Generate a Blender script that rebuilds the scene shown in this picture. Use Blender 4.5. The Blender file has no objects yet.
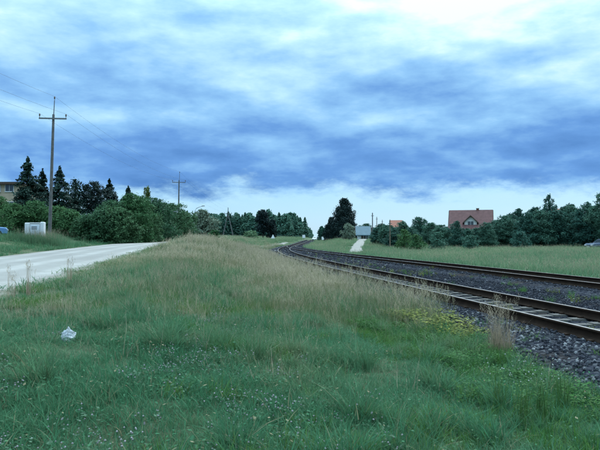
import bpy, bmesh, math, random
import numpy as np
from mathutils import Vector, Matrix
R = math.radians
scene = bpy.context.scene
C = scene.collection

# ------------------------------------------------------------------ camera
cam = bpy.data.cameras.new('camera')
cam.sensor_width = 36.0; cam.lens = 36.0
cam.clip_start = 0.1; cam.clip_end = 9000
camo = bpy.data.objects.new('camera', cam); C.objects.link(camo)
CZ = 1.7
camo.location = (0, 0, CZ)
camo.rotation_euler = (R(90 + 1.34), 0, 0)
scene.camera = camo

# ------------------------------------------------------------------ sky
SKX, SKY_ = 5.5, 6.6
SUN_EL, SUN_AZ = R(46), R(28)           # azimuth from +Y towards +X
sun_dir = Vector((math.sin(SUN_AZ)*math.cos(SUN_EL), math.cos(SUN_AZ)*math.cos(SUN_EL), math.sin(SUN_EL)))
world = bpy.data.worlds.new('World'); scene.world = world; world.use_nodes = True

class NT:
    """small helper for wiring shader nodes"""
    def __init__(s, tree): s.t = tree; s.n = tree.nodes; s.l = tree.links; s.n.clear()
    def node(s, typ, ins=None, **props):
        n = s.n.new(typ)
        for k, v in props.items(): setattr(n, k, v)
        for k, v in (ins or {}).items(): s.put(n.inputs[k], v)
        return n
    def put(s, sock, v):
        if isinstance(v, bpy.types.NodeSocket): s.l.new(v, sock)
        else: sock.default_value = v
    def math(s, op, a, b=0.0, c=0.0, clamp=False):
        n = s.n.new('ShaderNodeMath'); n.operation = op; n.use_clamp = clamp
        s.put(n.inputs[0], a); s.put(n.inputs[1], b); s.put(n.inputs[2], c)
        return n.outputs[0]
    def vmath(s, op, a, b=(0, 0, 0)):
        n = s.n.new('ShaderNodeVectorMath'); n.operation = op
        s.put(n.inputs[0], a); s.put(n.inputs[1], b)
        return n.outputs['Value'] if op in ('DOT_PRODUCT', 'LENGTH') else n.outputs[0]
    def mapr(s, v, a, b, c=0.0, d=1.0, smooth=True):
        n = s.n.new('ShaderNodeMapRange'); n.interpolation_type = 'SMOOTHSTEP' if smooth else 'LINEAR'; n.clamp = True
        s.put(n.inputs[0], v)
        for i, q in enumerate((a, b, c, d)): s.put(n.inputs[i+1], q)
        return n.outputs[0]
    def noise(s, vec, scale, detail=4, rough=.55, dist=0.0, out=0):
        n = s.n.new('ShaderNodeTexNoise'); s.put(n.inputs['Vector'], vec)
        n.inputs['Scale'].default_value = scale; n.inputs['Detail'].default_value = detail
        n.inputs['Roughness'].default_value = rough; n.inputs['Distortion'].default_value = dist
        return n.outputs[out]
    def ramp(s, f, stops):
        n = s.n.new('ShaderNodeValToRGB'); e = n.color_ramp.elements
        while len(e) < len(stops): e.new(0.5)
        for q, (p, c) in zip(e, stops): q.position = p; q.color = (*c, 1)
        s.put(n.inputs[0], f); return n.outputs[0]
    def mix(s, f, a, b, blend='MIX'):
        n = s.n.new('ShaderNodeMix'); n.data_type = 'RGBA'; n.blend_type = blend
        s.put(n.inputs[0], f)
        for i, q in ((6, a), (7, b)):
            s.put(n.inputs[i], q if isinstance(q, bpy.types.NodeSocket) else (*q, 1))
        return n.outputs[2]

w = NT(world.node_tree)
tc = w.node('ShaderNodeTexCoord').outputs['Generated']
d = w.vmath('NORMALIZE', tc)
sep = w.node('ShaderNodeSeparateXYZ', {0: d})
z = w.math('MAXIMUM', sep.outputs[2], 0.0)
zi = w.math('DIVIDE', 1.0, w.math('ADD', z, 0.20))
pl = w.node('ShaderNodeCombineXYZ', {0: w.math('MULTIPLY', sep.outputs[0], zi), 1: w.math('MULTIPLY', sep.outputs[1], zi), 2: 0.0}).outputs[0]
warp = w.node('ShaderNodeTexNoise', {'Vector': pl, 'Scale': 1.6, 'Detail': 3.0}).outputs[1]
pl = w.vmath('ADD', pl, w.vmath('MULTIPLY', w.vmath('SUBTRACT', warp, (.5, .5, .5)), (.35, .22, 0)))
pl_s = w.vmath('MULTIPLY', pl, (0.75, 1.0, 1.0))                # cloud bands lie across the view
big = w.noise(w.vmath('ADD', pl_s, (SKX, SKY_, 0.0)), 0.85, 3, .5, .2)
mid = w.noise(w.vmath('ADD', pl_s, (11.3, 4.1, 0.4)), 2.1, 7, .56, .0)
fin = w.noise(w.vmath('ADD', w.vmath('MULTIPLY', d, (1, 1, 2.6)), (1.3, 7.7, 2.2)), 5.5, 7, .55, .0)
el = w.math('MULTIPLY', w.math('ARCSINE', z), 180/math.pi)
sun_dot = w.vmath('DOT_PRODUCT', d, tuple(sun_dir))
glow = w.mapr(sun_dot, 0.60, 0.99)                               # thin cloud in front of the sun
rise = w.mapr(el, 8.0, 20.0)
b = w.math('ADD', w.math('MULTIPLY', rise, 0.50), w.math('MULTIPLY', glow, 0.04))
b = w.math('ADD', b, w.math('MULTIPLY', w.math('SUBTRACT', big, .5), 1.0))
b = w.math('ADD', b, w.math('MULTIPLY', w.math('SUBTRACT', mid, .5), 0.85))
b = w.math('ADD', b, w.math('MULTIPLY', w.math('SUBTRACT', fin, .5), 0.45))
dn = w.vmath('ADD', w.vmath('MULTIPLY', d, (1, 1, 2.8)), (4.1, 2.7, .6))
r1 = w.noise(dn, 6.5, 7, .56); r2 = w.noise(w.vmath('ADD', dn, (.015, 0, .05)), 6.5, 7, .56)
b = w.math('ADD', b, w.math('MULTIPLY', w.math('SUBTRACT', r1, r2), .75))   # lumps lit on the side of the sun
b = w.math('ADD', b, 0.335, clamp=True)
cloud = w.ramp(b, [(0.0, (.066, .178, .42)), (0.28, (.108, .258, .55)), (.55, (.215, .43, .69)), (.80, (.385, .62, .79)), (1.0, (.62, .78, .85))])
# far edge of the cloud deck: clear pale sky and distant white cumulus below it
edge = w.math('ADD', el, w.math('MULTIPLY', w.math('SUBTRACT', w.noise(w.vmath('MULTIPLY', d, (1, 1, 2.5)), 8.0, 7, .66), .5), 7.0))
edge = w.math('ADD', edge, w.math('MULTIPLY', w.math('SUBTRACT', w.noise(d, 2.7, 2, .5), .5), 1.6))
deck = w.mapr(edge, 3.6, 5.8)
cum = w.mapr(w.noise(w.vmath('ADD', w.vmath('MULTIPLY', d, (1, 1, 2.6)), (.3, .2, .1)), 11.0, 6, .6), .40, .74)
sky = w.node('ShaderNodeTexSky', sky_type='NISHITA', sun_disc=False, sun_elevation=SUN_EL, sun_rotation=SUN_AZ,
             altitude=100, air_density=1.0, dust_density=0.6, ozone_density=2.0)
far = w.mix(w.math('ADD', w.math('MULTIPLY', cum, .75), .05), w.mix(0.75, sky.outputs[0], (1.30, 3.3, 5.3)), (3.2, 4.9, 5.7))
lift = w.mapr(el, 14.0, 66.0, 8.0, 28.0)                        # overcast sky grows brighter towards the zenith
cl10 = w.node('ShaderNodeVectorMath', {0: cloud, 3: lift}, operation='SCALE').outputs[0]
allsky = w.mix(deck, far, cl10)
bg = w.node('ShaderNodeBackground', {'Color': allsky, 'Strength': 0.1})
w.l.new(bg.outputs[0], w.node('ShaderNodeOutputWorld').inputs[0])

# ------------------------------------------------------------------ sun behind cloud
sl = bpy.data.lights.new('sun', 'SUN'); sl.energy = 1.5; sl.angle = R(22); sl.color = (.90, .96, 1.0)
so = bpy.data.objects.new('sun', sl); C.objects.link(so)
so.rotation_euler = sun_dir.to_track_quat('Z', 'Y').to_euler()
so.location = (30, 30, 60)
vs = scene.view_settings
vs.view_transform = 'Standard'; vs.look = 'None'; vs.exposure = 0.82; vs.gamma = 1; vs.use_curve_mapping = False
cy = scene.cycles; cy.max_bounces = 3; cy.diffuse_bounces = 2; cy.glossy_bounces = 1; cy.transmission_bounces = 2; cy.transparent_max_bounces = 4
cy.use_adaptive_sampling = True; cy.adaptive_threshold = .03

rng = np.random.default_rng(7)
random.seed(7)

# ------------------------------------------------------------------ helpers
def tag(o, label=None, cat=None, group=None, kind=None):
    if label: o['label'] = label
    if cat: o['category'] = cat
    if group: o['group'] = group
    if kind: o['kind'] = kind
    return o
def link(o, parent=None):
    C.objects.link(o)
    if parent: o.parent = parent
    return o
def empty(name, loc=(0, 0, 0), rz=0.0):
    o = bpy.data.objects.new(name, None); o.empty_display_size = .2
    o.location = loc; o.rotation_euler = (0, 0, rz); return link(o)
def mesh_np(name, v, f, mats, mi=None, smooth=False):
    """mesh from arrays; f is (n,3) or (n,4) or a list of polygons"""
    me = bpy.data.meshes.new(name)
    if isinstance(f, np.ndarray):
        n, k = f.shape
        me.vertices.add(len(v)); me.vertices.foreach_set('co', np.asarray(v, np.float32).ravel())
        me.loops.add(n*k); me.loops.foreach_set('vertex_index', f.astype(np.int32).ravel())
        me.polygons.add(n); me.polygons.foreach_set('loop_start', np.arange(0, n*k, k, dtype=np.int32))
        if mi is not None: me.polygons.foreach_set('material_index', np.asarray(mi, np.int32))
        if smooth: me.polygons.foreach_set('use_smooth', np.ones(n, bool))
        me.update(calc_edges=True)
    else:
        me.from_pydata([tuple(p) for p in v], [], f)
        if mi is not None:
            for p, m in zip(me.polygons, mi): p.material_index = m
        if smooth:
            for p in me.polygons: p.use_smooth = True
    for m in (mats if isinstance(mats, (list, tuple)) else [mats]): me.materials.append(m)
    return me
def obj(name, me, parent=None, loc=None, rot=None):
    o = bpy.data.objects.new(name, me)
    if loc is not None: o.location = loc
    if rot is not None: o.rotation_euler = rot
    return link(o, parent)
class MB:
    """collects boxes, tubes and sheets into one mesh"""
    def __init__(s): s.v = []; s.f = []; s.m = []
    def add(s, v, f, m=0):
        k = len(s.v); s.v += [tuple(p) for p in v]; s.f += [[i+k for i in q] for q in f]; s.m += [m]*len(f); return s
    def box(s, x0, x1, y0, y1, z0, z1, m=0):
        v = [(x, y, zz) for zz in (z0, z1) for y in (y0, y1) for x in (x0, x1)]
        return s.add(v, [(0, 2, 3, 1), (4, 5, 7, 6), (0, 1, 5, 4), (2, 6, 7, 3), (0, 4, 6, 2), (1, 3, 7, 5)], m)
    def tube(s, pts, rad, n=8, m=0, caps=True):
        pts = [Vector(p) for p in pts]; rs = rad if isinstance(rad, (list, tuple)) else [rad]*len(pts)
        v = []; f = []
        for i, p in enumerate(pts):
            t = (pts[min(i+1, len(pts)-1)] - pts[max(i-1, 0)]).normalized()
            a = t.orthogonal().normalized() if abs(t.z) < .99 else Vector((1, 0, 0)).cross(t).normalized()
            if abs(t.z) < .99: a = Vector((0, 0, 1)).cross(t).normalized()
            bb = t.cross(a)
            for j in range(n):
                q = 2*math.pi*j/n; v.append(p + (a*math.cos(q) + bb*math.sin(q))*rs[i])
        for i in range(len(pts)-1):
            for j in range(n):
                f.append((i*n+j, i*n+(j+1) % n, (i+1)*n+(j+1) % n, (i+1)*n+j))
        if caps: f.append(tuple(range(n))[::-1]); f.append(tuple((len(pts)-1)*n+j for j in range(n)))
        return s.add(v, f, m)
    def prism(s, poly, y0, y1, m=0):
        """polygon in xz pulled along y"""
        n = len(poly)
        v = [(x, y0, zz) for x, zz in poly] + [(x, y1, zz) for x, zz in poly]
        f = [tuple(range(n)), tuple(range(n, 2*n))[::-1]] + [(i, n+i, n+(i+1) % n, (i+1) % n) for i in range(n)]
        return s.add(v, f, m)
    def mesh(s, name, mats, bevel=0.0, smooth=False):
        me = mesh_np(name, s.v, s.f, mats, s.m, smooth)
        bm = bmesh.new(); bm.from_mesh(me)
        bmesh.ops.recalc_face_normals(bm, faces=bm.faces)
        if bevel: bmesh.ops.bevel(bm, geom=bm.edges[:], offset=bevel, segments=2, affect='EDGES', profile=.5)
        bm.to_mesh(me); bm.free()
        return me
    def obj(s, name, mats, parent=None, bevel=0.0, smooth=False, loc=None, rot=None):
        return obj(name, s.mesh(name, mats, bevel, smooth), parent, loc, rot)
def copy_tree(o, parent=None):
    c = o.copy(); C.objects.link(c); c.parent = parent
    for ch in [q for q in bpy.data.objects if q.parent == o]: copy_tree(ch, c)
    return c
def S(t): t = np.clip(t, 0, 1); return t*t*(3-2*t)
_lat = np.random.default_rng(99).random((256, 256))
def vnoise(x, y, s):
    x = np.asarray(x, float)/s + 57.3; y = np.asarray(y, float)/s + 31.7
    i = np.floor(x).astype(int); j = np.floor(y).astype(int); fx = x-i; fy = y-j
    fx = fx*fx*(3-2*fx); fy = fy*fy*(3-2*fy)
    g = lambda a, b_: _lat[a % 256, b_ % 256]
    return (g(i, j)*(1-fx)+g(i+1, j)*fx)*(1-fy) + (g(i, j+1)*(1-fx)+g(i+1, j+1)*fx)*fy
def fbm(x, y, s): return (vnoise(x, y, s)*.5 + vnoise(x, y, s*.47)*.3 + vnoise(x, y, s*.21)*.2)

# ------------------------------------------------------------------ lie of the land
def track_x(y):  return 6.49 - .15*y + np.clip(y-28, 0, 77)**2/800 + .1925*np.maximum(0, y-105)          # near track, curving away to the right
def track_z(y):  return .14 + 4.5e-5*np.clip(y-62, 0, 150)**2  # top of the ballast
def road_e(y):   return -3.7 - .155*y + np.maximum(0, y-35)**2/900          # road edge on the side of the tracks
def road_z(y):   return .55 + .0115*np.clip(y, -20, 85)
ROAD_W = 6.1
FAR_T = 6.15
def far_off(y): return FAR_T*(1-S((np.asarray(y, float)-26)/92))      # the farther track joins the nearer one at a turnout
def height(x, y):
    x = np.asarray(x, float); y = np.asarray(y, float); yc = np.clip(y, -40, 420)
    tx, tz, re, rz = track_x(yc), track_z(yc), road_e(yc), road_z(yc)
    u = x - tx
    xs = tx - 2.5
    t = (xs - x)/np.maximum(xs - re, .5)
    za = (tz-.16) + (rz-.03 - (tz-.16))*S(t*1.35)
    mound = .62*np.exp(-((yc-41)/17)**2)*np.clip(4*t*(1-t), 0, 1)
    za = za + mound + (fbm(x, y, 2.3)-.5)*.16*np.clip(6*t*(1-t), 0, 1)
    ub = u-far_off(yc)
    zb = tz-.16 + .30*S((ub-2.85)/22) + .55*S((ub-22)/60) + 1.1*S((yc-75)/85)*S((ub-3.3)/7)*np.exp(-np.maximum(0, tz-.5)) + (fbm(x, y, 5)-.5)*.22*S((ub-2.85)/6)
    re2 = re - ROAD_W
    zc = rz-.03 + .75*S((re2-.2-x)/6.5) + (fbm(x, y, 4)-.5)*.2*S((re2-x)/4)
    zbed = tz-.16
    h = np.where(ub > 2.75, zb, zbed)
    h = np.where(x < xs, za, h)
    h = np.where(x < re+.02, rz-.05, h)
    h = np.where(x < re2-.02, zc, h)
    return h
def H(x, y): return float(height(x, y))
def P(col, Z, dz=0.0):
    """ground point on the bearing of a photo column at a chosen distance"""
    x = (col-300)/600*Z; return Vector((x, Z, H(x, Z)+dz))

# ------------------------------------------------------------------ materials
def mat(name, fn, disp=False):
    m = bpy.data.materials.new(name); m.use_nodes = True
    n = NT(m.node_tree); out = n.node('ShaderNodeOutputMaterial')
    n.l.new(fn(n), out.inputs[0]); return m
def simple(name, c, rough=.7, metal=0.0, var=.25, scale=6.0, bump=.0, c2=None, spec=.3):
    def fn(n):
        pos = n.node('ShaderNodeTexCoord').outputs['Object']
        f = n.noise(pos, scale, 5, .6)
        lo = c2 or tuple(q*(1-var) for q in c)
        col = n.mix(n.mapr(f, .3, .7), lo, c)
        p = n.node('ShaderNodeBsdfPrincipled', {'Base Color': col, 'Roughness': rough, 'Metallic': metal, 'Specular IOR Level': spec})
        if bump:
            bn = n.node('ShaderNodeBump', {'Strength': bump, 'Distance': .02, 'Height': n.noise(pos, scale*4, 5, .65)})
            n.l.new(bn.outputs[0], p.inputs['Normal'])
        return p.outputs[0]
    return mat(name, fn)
def leafy(name, c1, c2, transl=.3, inst=True, c3=None):
    """leaf or blade: c1..c2 by the plant's own tint, with a little difference leaf to leaf; c3 = odd dry leaves"""
    def fn(n):
        if inst: t = n.node('ShaderNodeAttribute', attribute_type='INSTANCER', attribute_name='tint').outputs['Fac']
        else: t = n.node('ShaderNodeObjectInfo').outputs['Random']
        isl = n.node('ShaderNodeNewGeometry').outputs['Random Per Island']
        col = n.mix(t, c1, c2)
        if c3: col = n.mix(n.mapr(isl, .80, .97), col, c3)
        v = n.mapr(n.math('FRACT', n.math('MULTIPLY', isl, 7.31)), 0, 1, .65, 1.35, smooth=False)
        vv = n.node('ShaderNodeCombineXYZ', {0: v, 1: v, 2: v}).outputs[0]
        col = n.mix(1.0, col, vv, 'MULTIPLY')
        df = n.node('ShaderNodeBsdfPrincipled', {'Base Color': col, 'Roughness': .65, 'Specular IOR Level': .10})
        tr = n.node('ShaderNodeBsdfTranslucent', {'Color': col})
        return n.node('ShaderNodeMixShader', {0: transl, 1: df.outputs[0], 2: tr.outputs[0]}).outputs[0]
    return mat(name, fn)

def ground_fn(n):
    pos = n.node('ShaderNodeNewGeometry').outputs['Position']
    f1 = n.noise(pos, .09, 6, .6); f2 = n.noise(pos, .8, 6, .65); f3 = n.noise(pos, 9, 5, .7)
    col = n.mix(n.mapr(f1, .35, .65), (.038, .075, .038), (.075, .095, .050))
    col = n.mix(n.mapr(f2, .45, .75), col, (.095, .095, .058))
    col = n.mix(n.mapr(f3, .5, .8), col, (.035, .05, .025))
    p = n.node('ShaderNodeBsdfPrincipled', {'Base Color': col, 'Roughness': .95, 'Specular IOR Level': .1})
    bn = n.node('ShaderNodeBump', {'Strength': .8, 'Distance': .08, 'Height': n.noise(pos, 7, 6, .7)}); n.l.new(bn.outputs[0], p.inputs['Normal'])
    return p.outputs[0]
M_ground = mat('meadow_soil', ground_fn)
def road_fn(n):
    pos = n.node('ShaderNodeNewGeometry').outputs['Position']
    f1 = n.noise(pos, .35, 6, .6); f2 = n.noise(pos, 14, 6, .7); f3 = n.noise(pos, 1.6, 6, .65)
    sp = n.node('ShaderNodeSeparateXYZ', {0: pos})
    # distance from the road edge, for the worn wheel tracks and the dirty margins
    dx = n.math('SUBTRACT', n.math('ADD', n.math('MULTIPLY', sp.outputs[1], -.155), -3.7), sp.outputs[0])
    dx = n.math('ADD', dx, n.math('DIVIDE', n.math('POWER', n.math('MAXIMUM', n.math('SUBTRACT', sp.outputs[1], 35.0), 0.0), 2.0), 900.0))
    wob = n.math('MULTIPLY', n.math('SUBTRACT', n.noise(pos, .25, 3), .5), .9)
    dxx = n.math('ADD', dx, wob)
    lane = n.math('ABSOLUTE', n.math('SUBTRACT', n.math('PINGPONG', dxx, 1.5), .75))
    wheel = n.mapr(lane, .1, .5)
    col = n.mix(n.mapr(f1, .3, .7), (.225, .215, .20), (.29, .28, .26))
    col = n.mix(n.math('MULTIPLY', wheel, .45), col, (.155, .148, .135))
    col = n.mix(n.mapr(f3, .52, .75, 0, .7), col, (.175, .165, .145))
    col = n.mix(n.mapr(f2, .55, .8, 0, .6), col, (.17, .16, .145))
    margin = n.mapr(n.math('ADD', n.math('ABSOLUTE', n.math('SUBTRACT', dx, 3.05)), n.math('MULTIPLY', f3, .9)), 2.9, 3.6)
    col = n.mix(n.math('MULTIPLY', margin, .75), col, (.14, .125, .085))
    p = n.node('ShaderNodeBsdfPrincipled', {'Base Color': col, 'Roughness': .95, 'Specular IOR Level': .1})
    bn = n.node('ShaderNodeBump', {'Strength': .5, 'Distance': .02, 'Height': f2}); n.l.new(bn.outputs[0], p.inputs['Normal'])
    return p.outputs[0]
M_road = mat('pale_gravel_road', road_fn)
M_sand = simple('trodden_sand', (.24, .228, .20), .95, 0, .3, 1.5, .3)
def ballast_fn(n):
    pos = n.node('ShaderNodeNewGeometry').outputs['Position']
    vo = n.node('ShaderNodeTexVoronoi', {'Vector': pos, 'Scale': 17.0, 'Randomness': 1.0})
    g = n.node('ShaderNodeSeparateColor', {0: vo.outputs['Color']}).outputs[0]
    col = n.ramp(g, [(0, (.012, .014, .019)), (.6, (.027, .030, .040)), (1, (.075, .08, .09))])
    col = n.mix(n.mapr(n.noise(pos, .5, 4), .52, .7, 0, .7), col, (.040, .032, .025))
    p = n.node('ShaderNodeBsdfPrincipled', {'Base Color': col, 'Roughness': 1.0, 'Specular IOR Level': .0})
    bn = n.node('ShaderNodeBump', {'Strength': 1.0, 'Distance': .05, 'Height': vo.outputs['Distance']}, invert=True); n.l.new(bn.outputs[0], p.inputs['Normal'])
    return p.outputs[0]
M_ballast = mat('ballast', ballast_fn)
def stone_fn(n):
    t = n.node('ShaderNodeAttribute', attribute_type='INSTANCER', attribute_name='tint').outputs['Fac']
    pos = n.node('ShaderNodeTexCoord').outputs['Object']
    col = n.ramp(t, [(0, (.012, .014, .019)), (.55, (.027, .031, .042)), (.85, (.06, .065, .076)), (1, (.22, .225, .235))])
    col = n.mix(n.mapr(n.noise(pos, 3, 4), .4, .7, 0, .5), col, (.02, .02, .022))
    return n.node('ShaderNodeBsdfPrincipled', {'Base Color': col, 'Roughness': .9, 'Specular IOR Level': .1}).outputs[0]
M_stone = mat('ballast_stone', stone_fn)
M_rust = simple('rusty_rail_steel', (.032, .020, .014), .9, 0, .45, 3.0, .4, spec=.08)
M_railtop = simple('worn_rail_head', (.24, .22, .20), .4, .4, .3, 8.0)
M_conc = simple('weathered_concrete', (.30, .30, .285), .9, 0, .4, 5.0, .4)
M_pole = simple('grey_pole', (.115, .115, .115), .85, 0, .35, 3.0, .3)
M_wood = simple('old_wood', (.17, .13, .09), .9, 0, .4, 5.0, .4)
M_steel = simple('galvanised_steel', (.16, .165, .17), .5, .6, .25, 9.0)
M_porc = simple('brown_porcelain', (.07, .045, .035), .35, 0, .2, 5)
M_wire = simple('wire', (.09, .09, .095), .6, .4, .1, 2)
M_white = simple('white_enamel', (.58, .59, .60), .45, 0, .10, 3.0)
M_whitem = simple('white_sign_paint', (.75, .75, .75), .6, 0, .12, 4.0)
M_bark = simple('bark', (.065, .050, .038), .95, 0, .45, 9.0, .6)

L_bluegreen = leafy('leaf_blue_green', (.032, .094, .074), (.062, .142, .098), .36, False)
L_hedge = leafy('leaf_hedge', (.034, .092, .048), (.060, .130, .060), .34, False)
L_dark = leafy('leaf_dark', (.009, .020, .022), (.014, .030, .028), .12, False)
L_green = leafy('leaf_green', (.040, .108, .044), (.068, .145, .054), .36, False)
L_greyg = leafy('leaf_grey_green', (.14, .19, .14), (.17, .22, .155), .32, False)
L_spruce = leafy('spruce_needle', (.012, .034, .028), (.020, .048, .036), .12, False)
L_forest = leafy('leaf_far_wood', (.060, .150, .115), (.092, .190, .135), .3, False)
L_yellow = leafy('leaf_yellow_green', (.09, .13, .045), (.10, .14, .05), .35, False)
L_light = leafy('leaf_light_green', (.085, .165, .090), (.105, .185, .095), .32, False)

# ------------------------------------------------------------------ ground, road, path, ballast
def grade(a, lo, hi, b_, step, g):
    mid = np.arange(lo, hi+step*.5, step)
    l = []; q = lo; s = step
    while q > a: s *= g; q -= s; l.append(q)
    r_ = []; q = hi; s = step
    while q < b_: s *= g; q += s; r_.append(q)
    return np.array(l[::-1] + list(mid) + r_)
gx = grade(-2500, -26, 34, 2500, .4, 1.12); gy = grade(-300, -4, 84, 6000, .4, 1.08)
X, Y = np.meshgrid(gx, gy); Zg = height(X, Y)
v = np.stack([X.ravel(), Y.ravel(), Zg.ravel()], 1)
nx, ny = len(gx), len(gy); ii = (np.arange(ny-1)[:, None]*nx + np.arange(nx-1)[None]).ravel()
f = np.stack([ii, ii+1, ii+1+nx, ii+nx], 1)
ground = tag(obj('ground', mesh_np('ground', v, f, M_ground, smooth=True)), kind='structure', label='rough meadow ground between the road and the railway')

def strip(name, ys, offs, m, xf, zf):
    """offs: list of (lateral offset, height offset), swept along y"""
    k = len(offs); v = []
    for y in ys:
        for j, (o_, dz) in enumerate(offs): v.append((float(xf(y))+o_, y, float(zf(y))+dz))
    f = [(i*k+j, i*k+j+1, (i+1)*k+j+1, (i+1)*k+j) for i in range(len(ys)-1) for j in range(k-1)]
    return mesh_np(name, np.array(v), np.array(f), m, smooth=True)
ys = np.concatenate([np.arange(-40, 100, 1.0), np.arange(100, 300, 3.0)])
yr = ys[ys < 128]
offs = [(-ROAD_W-.25, -.06), (-ROAD_W, .0), (-ROAD_W*.75, .035), (-ROAD_W*.5, .05), (-ROAD_W*.25, .035), (0, .0), (.22, -.06)]
tag(obj('road', strip('road', yr, offs, M_road, road_e, road_z)), kind='structure', label='pale gravel road running away on the left')
def bed_profile(y):
    fo = float(far_off(y)); m1 = max(fo-2.2, 1.6); m0 = min(2.2, m1-.1)
    r0 = max(fo-1.4, m1+.1)
    return [(-2.9, -.24), (-2.35, -.12), (-1.9, -.02), (-1.45, .045), (-.85, .045), (-.72, .0), (.72, .0), (.85, .045), (1.45, .04), (m0, -.05 if fo > 4 else .02), (m1, -.05 if fo > 4 else .02),
            (r0, .03), (max(fo+1.4, r0+.1), .03), (max(fo+2.0, r0+.4), -.03), (max(fo+2.9, r0+1.0), -.24)]
v = []; f = []; kb = len(bed_profile(0))
for y_ in ys: v += [(float(track_x(y_))+o_, y_, float(track_z(y_))+dz) for o_, dz in bed_profile(y_)]
f = [(i*kb+j, i*kb+j+1, (i+1)*kb+j+1, (i+1)*kb+j) for i in range(len(ys)-1) for j in range(kb-1)]
tag(obj('ballast_bed', mesh_np('ballast_bed', np.array(v), np.array(f), M_ballast, smooth=True)), kind='structure', label='dark ballast bed under both railway tracks')
# sandy lane climbing from the tracks to the blue-roofed house
lane_pts = [(355, 72), (356, 84), (357, 100), (359, 118), (361, 138), (363, 152)]
lv = []; ly = np.linspace(70, 152, 36)
lc = np.interp(ly, [p[1] for p in lane_pts], [(p[0]-300)/600*p[1] for p in lane_pts])
for y_, x_ in zip(ly, lc):
    for o_ in (-1.05, -.6, .0, .6, 1.05): lv.append((x_+o_, y_, H(x_+o_, y_)+.05+(.03 if abs(o_) < 1 else -.08)))
lf = [(i*5+j, i*5+j+1, (i+1)*5+j+1, (i+1)*5+j) for i in range(35) for j in range(4)]
tag(obj('path', mesh_np('path', lv, lf, M_sand, smooth=True)), kind='structure', label='pale sandy lane climbing to the blue-roofed house')
# trodden sandy track beside the rails where they bend
def footpath_x(y): return track_x(y)-4.4
py = np.arange(92, 170, 3.0)
pv = [(float(footpath_x(y_))+o_, y_, H(float(footpath_x(y_))+o_, y_)+.05+(.03 if abs(o_) < .5 else -.05)) for y_ in py for o_ in (-.55, 0, .55)]
pf = [(i*3+j, i*3+j+1, (i+1)*3+j+1, (i+1)*3+j) for i in range(len(py)-1) for j in range(2)]
tag(obj('footpath', mesh_np('footpath', pv, pf, M_sand, smooth=True)), kind='structure', label='narrow pale path beside the bend of the tracks')

# ------------------------------------------------------------------ railway tracks
prof = [(-.075, 0), (.075, 0), (.075, .014), (.02, .032), (.009, .05), (.009, .128), (.036, .142), (.036, .168), (.026, .174), (-.026, .174), (-.036, .168), (-.036, .142), (-.009, .128), (-.009, .05), (-.02, .032), (-.075, .014)]
def rail_mesh(name, side, far):
    ry = np.arange(-14, 109, 1.0) if far else np.concatenate([np.arange(-14, 120, 1.0), np.arange(120, 301, 3.0)])
    k = len(prof); v = []; f = []; mi = []
    for y_ in ry:
        bx = float(track_x(y_))+side+(float(far_off(y_)) if far else 0); zz = float(track_z(y_))+.042-(.004 if far else 0)
        for px, pz in prof: v.append((bx+px, y_, zz+pz))
    for i in range(len(ry)-1):
        for j in range(k):
            f.append((i*k+j, i*k+(j+1) % k, (i+1)*k+(j+1) % k, (i+1)*k+j)); mi.append(1 if j in (8,) else 0)
    return mesh_np(name, np.array(v), np.array(f), [M_rust, M_railtop], np.array(mi))
sb = MB()                                        # concrete sleeper: shouldered ends, waisted middle, clips
for sx in (-1, 1):
    a, b_ = sorted((sx*1.28, sx*.42))
    sb.add([(a, -.14, -.17), (b_, -.14, -.17), (b_, .14, -.17), (a, .14, -.17), (a, -.115, .038), (b_, -.115, .038), (b_, .115, .038), (a, .115, .038)],
           [(0, 3, 2, 1), (4, 5, 6, 7), (0, 1, 5, 4), (1, 2, 6, 5), (2, 3, 7, 6), (3, 0, 4, 7)])
    for cx in (.64, .86): sb.box(sx*cx-.035, sx*cx+.035, -.05, .05, .03, .075, 1)
sb.add([(-.42, -.125, -.17), (.42, -.125, -.17), (.42, .125, -.17), (-.42, .125, -.17), (-.42, -.10, .022), (.42, -.10, .022), (.42, .10, .022), (-.42, .10, .022)],
       [(0, 3, 2, 1), (4, 5, 6, 7), (0, 1, 5, 4), (1, 2, 6, 5), (2, 3, 7, 6), (3, 0, 4, 7)])
M_sleeper = simple('sleeper_concrete', (.095, .09, .083), .9, 0, .55, 2.2, .5)
sleeper_me = sb.mesh('sleeper', [M_sleeper, M_rust])
def track(name, off, label, n, y0):
    t = tag(empty(name, (0, 0, 0)), label, 'railway track', 'parallel railway tracks')
    for s in (-.7535, .7535): obj('rail', rail_mesh('rail', s, off > 0), t)
    for i in range(n):
        y_ = y0+i*.62; a = math.atan(float(track_x(y_+.5)-track_x(y_-.5)))
        o = obj('sleeper', sleeper_me, t, (float(track_x(y_))+(float(far_off(y_)) if off else 0), y_, float(track_z(y_))-(.012 if off else 0)), (0, 0, -a + random.uniform(-.01, .01)))
    return t
track('railway_track', 0, 'nearer railway track with dark rusty rails on pale concrete sleepers', 270, -4)
track('railway_track', FAR_T, 'farther railway track in dark ballast along the tall grass field', 112, 4)

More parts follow.
